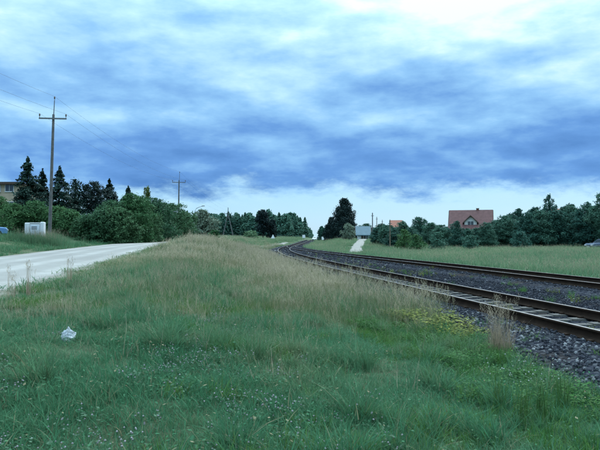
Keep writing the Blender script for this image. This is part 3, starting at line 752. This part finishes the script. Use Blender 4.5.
tree('dark_tree', broad(61, h, 8.8, 42000, .22, L_dark, 'cone', lobes=6, wild=.06, inner=.4, clump=.34, nclump=40), p, 'tall dense almost black tree standing alone right of the rails', 'tree')
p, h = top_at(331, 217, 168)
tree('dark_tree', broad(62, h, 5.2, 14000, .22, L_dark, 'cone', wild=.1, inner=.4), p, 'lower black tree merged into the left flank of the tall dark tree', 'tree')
# far wood beyond the bend
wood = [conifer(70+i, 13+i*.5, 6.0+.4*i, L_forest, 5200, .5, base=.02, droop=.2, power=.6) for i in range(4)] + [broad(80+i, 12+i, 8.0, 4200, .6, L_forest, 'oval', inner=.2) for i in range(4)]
k = 0
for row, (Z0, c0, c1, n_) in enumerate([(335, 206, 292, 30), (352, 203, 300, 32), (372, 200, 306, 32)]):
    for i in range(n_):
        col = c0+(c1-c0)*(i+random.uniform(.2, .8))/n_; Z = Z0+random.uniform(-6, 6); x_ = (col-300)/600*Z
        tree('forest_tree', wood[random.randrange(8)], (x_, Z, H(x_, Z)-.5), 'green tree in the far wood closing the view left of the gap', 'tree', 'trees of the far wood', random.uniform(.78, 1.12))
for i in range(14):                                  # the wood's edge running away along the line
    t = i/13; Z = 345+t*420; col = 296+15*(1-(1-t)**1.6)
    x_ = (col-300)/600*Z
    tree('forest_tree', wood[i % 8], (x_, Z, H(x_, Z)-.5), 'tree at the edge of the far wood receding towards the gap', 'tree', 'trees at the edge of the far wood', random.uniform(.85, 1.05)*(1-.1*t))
# --- row of trees beyond the field on the right
row_p = [broad(90+i, 6.0, 4.3, 17000, .125, L_bluegreen, ['oval', 'column', 'cone', 'oval', 'dome', 'oval', 'cone'][i], wild=.32, inner=.25, nclump=18) for i in range(7)]
seg = {0: ('bushy tree in the row between the blue roof and the red-roofed house', 'bushy trees left of the red-roofed house'),
       1: ('dark bushy tree standing in front of the red-roofed house', 'bushy trees in front of the red-roofed house'),
       2: ('dark bushy tree in the row right of the red-roofed house', 'bushy trees right of the red-roofed house')}
row = [(378, 228, 104, 0), (386, 225, 100, 0), (394, 227, 92, 0), (403, 221, 102, 0), (411, 228, 90, 0), (420, 217, 98, 0), (431, 223, 94, 0), (441, 224, 90, 0), (449, 229, 92, 0),
       (457, 221, 84, 1), (467, 229, 86, 1), (477, 227, 88, 1), (487, 222, 84, 1), (497, 220, 90, 1),
       (505, 216, 88, 2), (512, 213, 92, 2), (519, 208, 90, 2), (527, 212, 84, 2), (535, 206, 90, 2), (542, 211, 84, 2), (557, 210, 84, 2), (564, 206, 90, 2), (572, 204, 86, 2), (580, 208, 82, 2), (588, 202, 88, 2), (595, 206, 82, 2)]
ordn = 'first second third fourth fifth sixth seventh eighth ninth tenth eleventh twelfth'.split(); cnt_ = {0: 0, 1: 0, 2: 0}
row_l = {0: '%s bushy tree rightward from the blue roof towards the red-roofed house', 1: '%s bushy tree rightward among those before the red-roofed house', 2: '%s dark bushy tree rightward past the red-roofed house'}
for i, (col, yt, Z, sg) in enumerate(row):
    lab_ = row_l[sg] % ordn[cnt_[sg]]; cnt_[sg] += 1
    p, h = top_at(col, yt+random.uniform(-1, 1), Z); wsc = random.uniform(.85, 1.15)*min(1.15, .62+h/14)
    tree('bushy_tree', row_p[(i*3) % 7], p, lab_, 'tree', seg[sg][1], wsc, h/6.0)
p, h = top_at(549, 194, 87)
tree('lobed_tree', broad(111, h, 3.0, 9500, .125, L_bluegreen, 'column', wild=.45, nclump=12), p, 'tallest slim tree of the right-hand row with a lobed top', 'tree')
p, h = top_at(604, 190, 80)
tree('lobed_tree', broad(112, h, 4.4, 15000, .125, L_bluegreen, 'oval', wild=.35, nclump=14), p, 'tall dark tree cut by the right picture edge', 'tree')
for i, (col, yt, Z) in enumerate([(404, 229, 78), (416, 234, 76), (520, 231, 76), (470, 235, 76), (437, 232, 77)]):
    p, h = top_at(col, yt, Z)
    tree('low_shrub', broad(120+i, h, 2.6, 2200, .13, L_green if i < 2 else L_bluegreen, 'dome'), p,
         ['bright green shrub in front of the right-hand row near the brown post', 'second bright green shrub at the foot of the right-hand row', 'low dark shrub under the right-hand row right of the house', 'low shrub below the dormer of the red-roofed house', 'low shrub in front of the row left of the red-roofed house'][i], 'shrub')
# low far hedge line behind the blue house
for i in range(12):
    col = 366+i*8; Z = 190+random.uniform(-8, 8); p, h = top_at(col, 226+random.uniform(-3, 3), Z)
    tree('distant_tree', row_p[i % 7], p, 'distant bushy tree behind the blue-roofed house and the row', 'tree', 'distant trees behind the right-hand row', 1.7, h/6.0)

# ------------------------------------------------------------------ utility poles
def pole(Z, col, ytop, label, lean=.0):
    p = P(col, Z); h = CZ+(239-ytop)*Z/600-p.z
    o = tag(empty('utility_pole', p), label, 'utility pole', 'wooden utility poles along the road')
    o.rotation_euler = (0, lean, 0)
    ha = h-1.55
    MB().tube([(0, 0, -.5), (0, 0, ha*.5), (0, 0, ha+.15)], [.15, .125, .095], 10).obj('post', M_pole, o, smooth=False)
    ca = MB().box(-1.15, 1.15, -.17, -.10, ha-.28, ha-.16).obj('crossarm', M_steel, o)
    MB().tube([(.06, -.13, ha-.3), (.10, -.13, h-.25)], [.04, .032], 6).obj('top_spike', M_steel, o)
    for (ix, iy, iz) in ((-1.1, -.135, ha-.16), (1.1, -.135, ha-.16), (.10, -.13, h-.25)):
        MB().tube([(ix, iy, iz), (ix, iy, iz+.12), (ix, iy, iz+.14), (ix, iy, iz+.22), (ix, iy, iz+.24), (ix, iy, iz+.33)], [.02, .02, .065, .05, .07, .035], 8).obj('insulator', M_porc, o)
    rot = Matrix.Rotation(lean, 4, 'Y')
    return [p + rot @ Vector(q) for q in ((-1.1, -.135, ha+.17), (1.1, -.135, ha+.17), (.10, -.13, h+.08))]
W1 = pole(50, 49.5, 97, 'tall near utility pole with crossarm beside the white cabinet', R(1.3))
W2 = pole(103, 178.2, 172, 'second utility pole with crossarm rising behind the domed bushes', R(.6))
# A-shaped pole
p = P(228, 188); h = CZ+(239-207.5)*188/600-p.z
o = tag(empty('braced_pole', p), 'far A-shaped utility pole on two splayed legs', 'utility pole')
MB().tube([(-1.75, 0, -.4), (-.13, 0, h-2.3)], [.17, .13], 8).obj('leg', M_pole, o); MB().tube([(1.75, 0, -.4), (.13, 0, h-2.3)], [.17, .13], 8).obj('leg', M_pole, o)
MB().tube([(0, 0, h-3.2), (0, 0, h)], [.15, .09], 8).obj('top_post', M_pole, o)
MB().box(-1.2, 1.2, -.2, -.1, h-2.0, h-1.86).obj('crossarm', M_steel, o)
for ix in (-1.1, 1.1): MB().tube([(ix, -.15, h-1.86), (ix, -.15, h-1.7), (ix, -.15, h-1.5)], [.03, .08, .05], 6).obj('insulator', M_porc, o)
W3 = [p+Vector((-1.1, -.15, h-1.5)), p+Vector((1.1, -.15, h-1.5)), p+Vector((0, 0, h))]
W0 = [q-Vector((0, 53, 0))+Vector((-.4, 0, -.3)) for q in W1]
spans = [(W0, W1, 'coming in from the left to the near utility pole'), (W1, W2, 'between the near and the second utility pole'), (W2, W3, 'between the second utility pole and the A-shaped pole')]
for A, B, tx_ in spans:
    for a, b_, nm in zip(A, B, ('left crossarm', 'right crossarm', 'topmost')):
        pts = [a.lerp(b_, t/14)-Vector((0, 0, 4*.9*(t/14)*(1-t/14))) for t in range(15)]
        tag(MB().tube(pts, .007, 4, caps=False).obj('overhead_wire', M_wire), f'thin {nm} wire {tx_}', 'wire', 'overhead wires')
# poles by the tracks on the right
for col, yt, Z, r_, m_, lab in [(372.5, 213, 112, .10, M_pole, 'pale telegraph pole beside the blue-roofed house'), (376.8, 217, 150, .09, M_wood, 'thin dark pole just right of the pale telegraph pole'),
                                (382.3, 220, 178, .09, M_wood, 'farthest thin pole right of the blue-roofed house'), (390, 220, 88, .075, M_wood, 'brown wooden post in front of the right-hand trees')]:
    p, h = top_at(col, yt, Z); o = tag(empty('telegraph_pole', p), lab, 'pole', 'poles along the right of the tracks')
    MB().tube([(0, 0, -.4), (0, 0, h)], [r_*1.2, r_*.85], 8).obj('post', m_, o)
    MB().tube([(0, 0, h), (0, 0, h+.10)], [r_*.95, r_*.2], 8).obj('cap', M_steel, o)
    MB().box(-.28, .28, -.13, -.09, h-.55, h-.47).obj('bracket', M_steel, o)
# street lamp
p, h = top_at(195, 207, 112); o = tag(empty('street_lamp', p), 'street lamp with a curved arm above the willow', 'street lamp')
MB().tube([(0, 0, -.3), (0, 0, h-.7), (.25, 0, h-.25), (.8, 0, h), (1.3, 0, h+.13)], [.09, .06, .05, .04, .035], 8).obj('post', M_steel, o)
MB().add([(1.2, -.12, h+.1), (1.85, -.12, h+.16), (1.85, .12, h+.16), (1.2, .12, h+.1), (1.25, -.09, h+.26), (1.75, -.07, h+.3), (1.75, .07, h+.3), (1.25, .09, h+.26)],
         [(0, 3, 2, 1), (4, 5, 6, 7), (0, 1, 5, 4), (1, 2, 6, 5), (2, 3, 7, 6), (3, 0, 4, 7)]).obj('lamp_head', M_steel, o, bevel=.03)

# ------------------------------------------------------------------ buildings
M_roof = simple('brick_red_roof', (.12, .058, .056), .85, 0, .3, 1.5, .3)
M_roof2 = simple('orange_red_roof', (.28, .115, .08), .85, 0, .25, 1.5, .3)
M_roofb = simple('blue_sheet_roof', (.075, .135, .165), .6, 0, .2, 1.2)
M_render = simple('pale_render', (.55, .54, .52), .9, 0, .15, 1.0)
M_tan = simple('tan_render', (.42, .33, .24), .9, 0, .2, .8)
M_pink = simple('salmon_render', (.48, .30, .23), .9, 0, .2, .8)
M_brown = simple('brown_fascia', (.075, .050, .038), .8, 0, .3, 2.0)
M_brick = simple('chimney_brick', (.16, .07, .05), .9, 0, .35, 9.0, .4)
def glass_fn(n): return n.node('ShaderNodeBsdfPrincipled', {'Base Color': (.03, .04, .05, 1), 'Roughness': .08, 'Specular IOR Level': .6}).outputs[0]
M_glass = mat('window_glass', glass_fn)
def window(parent, x, y, zz, w_, h_, frame=M_white):
    """window facing -y of its building"""
    f_ = MB(); t = .07
    f_.box(x-w_/2, x-w_/2+t, y-.05, y+.02, zz, zz+h_); f_.box(x+w_/2-t, x+w_/2, y-.05, y+.02, zz, zz+h_)
    f_.box(x-w_/2+t, x+w_/2-t, y-.048, y+.02, zz, zz+t); f_.box(x-w_/2+t, x+w_/2-t, y-.048, y+.02, zz+h_-t, zz+h_); f_.box(x-.03, x+.03, y-.046, y+.02, zz+t, zz+h_-t)
    wo = f_.obj('window', frame, parent)
    for s in (-1, 1):
        a, b_ = sorted((x+s*.03, x+s*(w_/2-t))); MB().box(a, b_, y-.02, y+.01, zz+t, zz+h_-t).obj('pane', M_glass, wo)
    MB().box(x-w_/2-.06, x+w_/2+.06, y-.12, y+.02, zz-.06, zz-.002).obj('sill', M_render, wo)
def house(name, loc, rz, W, D, He, Hr, label, wall, roofm, dormer=True, chim=True, wins=((-2.6, .9), (0, .9), (2.6, .9))):
    """ridge along x; front faces -y"""
    o = tag(empty(name, loc, rz), label, 'house')
    wl = MB().box(-W/2, W/2, -D/2, D/2, -.6, He); wl.prism([(-D/2, 0), (D/2, 0), (0, Hr-He-.12)], 0, 0) if False else None
    for s in (-1, 1):
        x0 = s*W/2; x1 = x0-s*.3
        wl.add([(x0, -D/2, He), (x0, D/2, He), (x0, 0, Hr-.15), (x1, -D/2, He), (x1, D/2, He), (x1, 0, Hr-.15)], [(0, 1, 2), (5, 4, 3), (0, 2, 5, 3), (1, 4, 5, 2)])
    wl.obj('wall', wall, o)
    ov = .55; sl_ = (Hr-He)/(D/2); rf = MB()
    for s in (-1, 1):
        e = s*(D/2+ov); ez = He-ov*sl_
        rf.add([(-W/2-ov, e, ez), (W/2+ov, e, ez), (W/2+ov, 0, Hr), (-W/2-ov, 0, Hr), (-W/2-ov, e, ez+.22), (W/2+ov, e, ez+.22), (W/2+ov, 0, Hr+.22), (-W/2-ov, 0, Hr+.22)],
               [(0, 1, 2, 3), (4, 7, 6, 5), (0, 4, 5, 1), (3, 7, 4, 0), (1, 5, 6, 2)])
    ro = rf.obj('roof', roofm, o)
    for s in (-1, 1):
        x0 = s*(W/2+ov+.003)
        for t in (-1, 1): MB().tube([(x0, t*(D/2+ov), He-ov*sl_+.08), (x0, 0, Hr+.08)], .12, 4).obj('verge_board', M_brown, ro)
    if chim:
        c = MB().box(1.3, 1.95, -.2, .45, Hr-1.2, Hr+.55).obj('chimney', M_brick, ro)
        MB().box(1.22, 2.03, -.28, .53, Hr+.55, Hr+.65).obj('chimney_cap', M_conc, o)
    if dormer:
        dz = He+.2; dw = 1.45; yf = -D/2+.5
        dm = MB().box(-dw, dw, yf, yf+3.0, He-.2, dz+1.15)
        dm.add([(-dw, yf, dz+1.15), (dw, yf, dz+1.15), (0, yf, dz+2.5), (-dw, yf+.3, dz+1.15), (dw, yf+.3, dz+1.15), (0, yf+.3, dz+2.5)], [(0, 1, 2), (5, 4, 3), (0, 2, 5, 3), (1, 4, 5, 2)])
        dmo = dm.obj('dormer', M_render, o)
        drf = MB()
        for s in (-1, 1):
            a = [(s*(dw+.45), dz+.75), (0, dz+2.6), (0, dz+2.85), (s*(dw+.45), dz+1.0)]
            drf.prism(a, yf-.5, yf+3.6)
        drf.obj('dormer_roof', M_brown, dmo)
        window(o, 0, yf-.02, dz+.15, 1.5, 1.25)
    for wx, wz in wins: window(o, wx, -D/2-.02, wz, 1.3, 1.35)
    d_ = MB().box(-W/2+.9, -W/2+1.85, -D/2-.06, -D/2+.02, 0, 2.05).obj('door', M_brown, o)
    MB().box(-W/2+1.68, -W/2+1.76, -D/2-.12, -D/2-.06, .95, 1.1).obj('handle', M_steel, d_)
    return o
p = P(471, 150); house('family_house', p, R(-17), 9.4, 9.0, CZ+2.8-p.z, CZ+29*.25-p.z-.2, 'house with a large brick-red roof and a gabled dormer above the trees', M_render, M_roof)
p = P(566, 155); house('family_house', p, R(-6), 6.4, 8.0, 3.4, CZ+29.5*155/600-p.z, 'salmon-walled house mostly hidden behind the dark trees on the right', M_pink, M_roof2, dormer=False, chim=False)
p = P(363, 158, -.9); house('small_house', p, R(-4), 2.9, 4.2, 2.3, CZ+12*158/600-p.z, 'small house with a blue roof at the top of the sandy lane', M_whitem, M_roofb, dormer=False, chim=False, wins=((.7, .75),))
p = P(396, 205); house('small_house', p, R(-10), 3.2, 5.5, CZ+4.2-p.z, CZ+18.2*205/600-p.z, 'distant house with an orange-red roof peeping above the right-hand trees', M_render, M_roof2, dormer=False, chim=False, wins=((.5, .9),))
# flat-roofed building at the left edge
p = P(-4, 92); hb = CZ+(239-184.5)*92/600-p.z
o = tag(empty('apartment_building', p), 'tan flat-roofed building behind the spruces at the left edge', 'building')
MB().box(-9, 3.2, 0, 9, -.5, hb).obj('wall', M_tan, o)
ro = MB().box(-9.6, 3.7, -.6, 9.6, hb, hb+.38).obj('roof', M_brown, o); MB().box(-6, -5.2, 3, 3.8, hb+.38, hb+1.2).obj('chimney', M_brick, ro)
for fl in range(3):
    for wx in (-7.5, -4.8, -2.1, .0, 2.0): window(o, wx, -.02, .9+fl*2.9, 1.35, 1.4)
MB().box(-3.6, -2.6, -.06, .02, 0, 2.1).obj('door', M_brown, o) if False else None

# ------------------------------------------------------------------ white cabinet by the road
p = P(35.2, 44.5, -.15); o = tag(empty('roadside_cabinet', p, R(12)), 'white metal roadside cabinet with rounded corners half hidden by verge grass', 'cabinet')
o.scale = (.85, 1, 1.2)
MB().box(-.78, -.36, -.36, .36, 0, 1.42).obj('side_panel', M_white, o, bevel=.05)
MB().box(.48, .78, -.36, .36, 0, 1.47).obj('side_panel', M_white, o, bevel=.05)
MB().box(-.40, .48, -.30, .34, 0, 1.38).obj('body', M_white, o, bevel=.02)
dr_ = MB().box(-.33, .41, -.335, -.302, .1, 1.28).obj('door', simple('pale_blue_grey_door', (.55, .60, .66), .5, 0, .1, 3), o, bevel=.008)
MB().box(.28, .33, -.37, -.337, .62, .8).obj('handle', M_steel, dr_)
MB().box(-.36, .44, -.34, .34, 1.382, 1.43).obj('lid', M_white, o, bevel=.015)
MB().box(-.70, -.46, -.372, -.362, .52, .66).obj('name_plate', M_steel, o)
for k_ in range(5): MB().box(-.22, .22, -.347, -.336, 1.0+k_*.045, 1.02+k_*.045).obj('louvre', M_steel, dr_)
MB().box(.02, .032, -.345, -.336, .12, .96).obj('seam', M_steel, dr_)
MB().box(-.85, .85, -.42, .42, -.25, .02).obj('plinth', M_conc, o)
# tall grass growing round the cabinet and at the pole's foot
nb_ = 150; xq = rng.normal(p.x+.75, .8, nb_); yq = p.y-.9+rng.normal(0, .3, nb_)
xq = np.concatenate([xq, rng.normal(-20.6, .7, 60)]); yq = np.concatenate([yq, rng.normal(49.6, .5, 60)])
kq = xq < road_e(yq)-ROAD_W-.3; xq, yq = xq[kq], yq[kq]; nb_ = len(xq)
scatter('verge_tall_grass', np.stack([xq, yq, height(xq, yq)], 1), std_rot(nb_), np.stack([rng.uniform(.5, .8, nb_)]*2+[rng.uniform(1.2, 2.4, nb_)], 1), rng.integers(0, 6, nb_), rng.random(nb_)*.3, field_p, 'taller green grass round the white cabinet and pole foot')

# ------------------------------------------------------------------ cars
def car(loc, rz, paint, label, L_=4.2, W_=1.7):
    o = tag(empty('parked_car', loc, rz), label, 'car', None)
    hw = W_/2; mb = MB()
    side = [(-2.1, .32), (-2.08, .72), (-1.95, .88), (-1.1, .95), (1.55, .98), (2.02, .90), (2.1, .6), (2.08, .32)]
    secs = []
    for yy, k in ((-hw, .94), (-hw+.08, 1.0), (hw-.08, 1.0), (hw, .94)): secs.append([(x_*(.985 if k < 1 else 1), yy, .32+(zz-.32)*k) for x_, zz in side])
    n_ = len(side); v = [q for s in secs for q in s]; f = [tuple(range(n_))[::-1], tuple(range(3*n_, 4*n_))]
    for i in range(3):
        for j in range(n_): f.append((i*n_+j, i*n_+(j+1) % n_, (i+1)*n_+(j+1) % n_, (i+1)*n_+j))
    mb.add(v, f); mb.obj('body', paint, o, bevel=.03)
    g = [(-.95, .94), (-.35, 1.42), (.0, 1.47), (1.15, 1.43), (1.75, .97)]
    cv = [(x_, s*(hw-.10-(zz-.94)*.32), zz) for s in (-1, 1) for x_, zz in g]; m_ = len(g)
    cf = [tuple(range(m_)), tuple(range(m_, 2*m_))[::-1]] + [(i, m_+i, m_+(i+1) % m_, (i+1) % m_) for i in range(m_)]
    cb = MB().add(cv, cf).obj('cabin', paint, o)
    def win(pts): MB().add(pts, [tuple(range(len(pts)))]).obj('window', M_glass, o)
    wy = lambda zz: hw-.10-(zz-.94)*.32+.006
    for s in (-1, 1):
        for a, b_, c_, d_ in ((-.80, -.28, .28, .28), (.36, .36, 1.08, 1.55)):
            win([(a, s*wy(1.0), 1.0), (b_, s*wy(1.37), 1.37), (c_, s*wy(1.38), 1.38), (d_, s*wy(1.0), 1.0)])
    win([(-.90, -.6, .99), (-.42, -.52, 1.38), (-.42, .52, 1.38), (-.90, .6, .99)]); 
    win([(1.72, -.6, 1.03), (1.24, -.52, 1.39), (1.24, .52, 1.39), (1.72, .6, 1.03)])
    for x_ in (-1.3, 1.28):
        for s in (-1, 1):
            wl = MB().tube([(x_, s*(hw-.16), .31), (x_, s*(hw+.01), .31)], .31, 16).obj('wheel', M_tyre, o)
            MB().tube([(x_, s*(hw+.012), .31), (x_, s*(hw+.03), .31)], .19, 12).obj('rim', M_steel, wl)
    for s in (-1, 1):
        MB().box(-2.12, -2.05, s*.62-.16, s*.62+.16, .60, .74).obj('headlight', M_white, o)
        MB().box(2.05, 2.115, s*.66-.13, s*.66+.13, .62, .86).obj('tail_light', M_red, o)
        MB().box(-.72, -.60, s*(hw+.02), s*(hw+.16), .98, 1.10).obj('mirror', M_black, o)
    MB().box(-2.15, -2.06, -.74, .74, .33, .52).obj('bumper', M_black, o); MB().box(2.07, 2.15, -.74, .74, .33, .52).obj('bumper', M_black, o)
    MB().box(-2.17, -2.152, -.26, .26, .38, .49).obj('number_plate', M_white, o)
    return o
M_tyre = simple('tyre_rubber', (.02, .02, .02), .9, 0, .2, 5); M_black = simple('black_plastic', (.025, .025, .027), .6, 0, .2, 5); M_red = simple('tail_light_red', (.35, .02, .02), .3, 0, .1, 5)
def paint(name, c): return simple(name, c, .25, .2, .06, 1.0, spec=.5)
p = P(-17, 56, -.02); car(p, R(205), paint('blue_paint', (.10, .22, .42)), 'blue car parked at the left picture edge beyond the road')
p = P(603, 77, -.12); car(p, R(10), paint('grey_blue_paint', (.09, .12, .17)), 'grey-blue car at the right picture edge beside the dark trees')
p = P(315, 232, .1); car(p, R(80), paint('white_paint', (.70, .70, .70)), 'tiny white car at the distant level crossing')

# ------------------------------------------------------------------ small railway signs far away
def sign(col, Z, h, label, shape):
    p = P(col, Z); o = tag(empty('railway_sign', p), label, 'sign', 'small signs near the bend of the tracks')
    MB().tube([(0, 0, -.3), (0, 0, h)], .05, 6).obj('post', M_steel, o)
    if shape == 'tri': MB().prism([(-.5, h-.9), (.5, h-.9), (.0, h+.1)], -.08, -.055).obj('plate', M_whitem, o)
    else: MB().box(-.42, .42, -.08, -.055, h-.85, h+.05).obj('plate', M_whitem, o)
    return o
sign(273, 150, 1.7, 'white triangular plate on a post left of the bend', 'tri')
sign(303.8, 178, 2.3, 'white square plate on a post at the middle of the bend', 'box')
sign(323, 182, 1.5, 'small white plate below the lower black tree', 'box')

# ------------------------------------------------------------------ litter and single weeds
bm = bmesh.new(); bmesh.ops.create_icosphere(bm, subdivisions=4, radius=1); rb = random.Random(5)
fold = [(Vector((rb.uniform(-1, 1), rb.uniform(-1, 1), rb.uniform(-1, 1))).normalized(), rb.uniform(3, 9), rb.uniform(0, 6)) for _ in range(9)]
for q in bm.verts:
    n_ = q.co.normalized(); s_ = 1.0
    for a, fr, ph_ in fold: s_ += .055*(1-2*abs(math.sin(fr*n_.dot(a)+ph_)))
    top_ = max(0, n_.z); pinch = 1-.45*top_**1.5
    q.co = Vector((n_.x*.125*s_*pinch, n_.y*.10*s_*pinch, n_.z*.12*s_ + .03*top_**4))
me = bpy.data.meshes.new('bag'); bm.to_mesh(me); bm.free(); me.materials.append(simple('thin_white_plastic', (.50, .53, .56), .35, 0, .18, 14.0))
p = P(69.5, 6.4, .06); o = obj('plastic_bag', me, None, p, (.2, -.1, .6)); o.scale = (.62, .62, .72); tag(o, 'crumpled white plastic bag lying in the grass on the left', 'plastic bag')
def plant(name, protos_me, loc, s, label, cat='weed', group=None):
    o = obj(name, protos_me, None, loc, (0, 0, random.uniform(0, 6))); o.scale = s; return tag(o, label, cat, group)
D1 = leafy('dry_tuft_blade', (.30, .24, .17), (.34, .27, .19), .3, False, (.12, .13, .07)); D2 = leafy('dry_tuft_seed', (.30, .25, .18), (.34, .28, .2), .3, False)
W1m = leafy('single_weed_leaf', (.14, .17, .03), (.17, .19, .035), .35, False); W2m = leafy('single_weed_green', (.05, .12, .035), (.07, .14, .04), .35, False); F1 = leafy('white_flower', (.30, .34, .30), (.38, .40, .36), .2, False)
p = P(500, 8.8); plant('dry_grass_clump', tuft('clump', rr, 260, .66, .17, .0032, .42, D1, heads=60, head_m=D2), p, (1, 1, 1), 'upright tan clump of dry grass beside the near rail', 'grass clump')
p = P(498, 8.3); plant('green_clump', tuft('clump', rr, 160, .36, .26, .0035, .8, W2m), p, (1, 1, 1), 'green grass clump at the foot of the tan dry clump', 'grass clump')
for i, (col, Z, s_) in enumerate([(425, 11.8, 1.2), (443, 10.9, 1.1), (404, 12.4, 1.0), (463, 10.2, .85)]):
    p = P(col, Z); plant('yellow_weed', tuft('weed', rr, 40, .30, .26, .0028, .8, W1m, leaves=700, lsz=1.3), p, (s_*2.0, s_*2.0, s_*1.15), ['largest yellowish-green weed below the near rail', 'yellowish-green weed just right of the largest one below the near rail', 'leftmost yellowish-green weed below the near rail', 'rightmost small yellowish-green weed below the near rail'][i], 'weed', 'yellowish weeds by the ballast')
for i, (col, Z) in enumerate([(497, 5.6), (540, 5.4), (560, 5.9), (520, 5.2)]):
    p = P(col, Z); plant('flowering_stalk', tuft('stalk', rr, 26, .46, .06, .004, .25, W2m, flowers=14, fl_m=F1, leaves=110, fl_size=.006), p, (1, 1, 1.1), ['leftmost pale flowering stalk in the lush grass at the lower right', 'pale flowering stalk second from the right in the lush grass', 'rightmost pale flowering stalk in the lush grass by the ballast', 'nearest pale flowering stalk in the lush grass at the lower right'][i], 'weed', 'flowering stalks at the lower right')
for i, (col, Z, s_) in enumerate([(190, 30, 1.3), (70, 13, .9), (30, 11, .9), (12, 10.5, .8)]):
    p = P(col, Z); plant('dry_stalk_weed', tuft('stalk', rr, 16, .50, .10, .006, .3, D1, heads=14, head_m=D2, leaves=30), p, (s_, s_, s_*1.1), ['dark dry weed stalks on the crest of the grassy mound', 'dry brown weed stalks by the road, rightmost of three', 'dry brown weed stalks by the road, middle of three', 'dry brown weed stalks by the road at the left picture edge'][i], 'weed', 'dry weed stalks by the road')
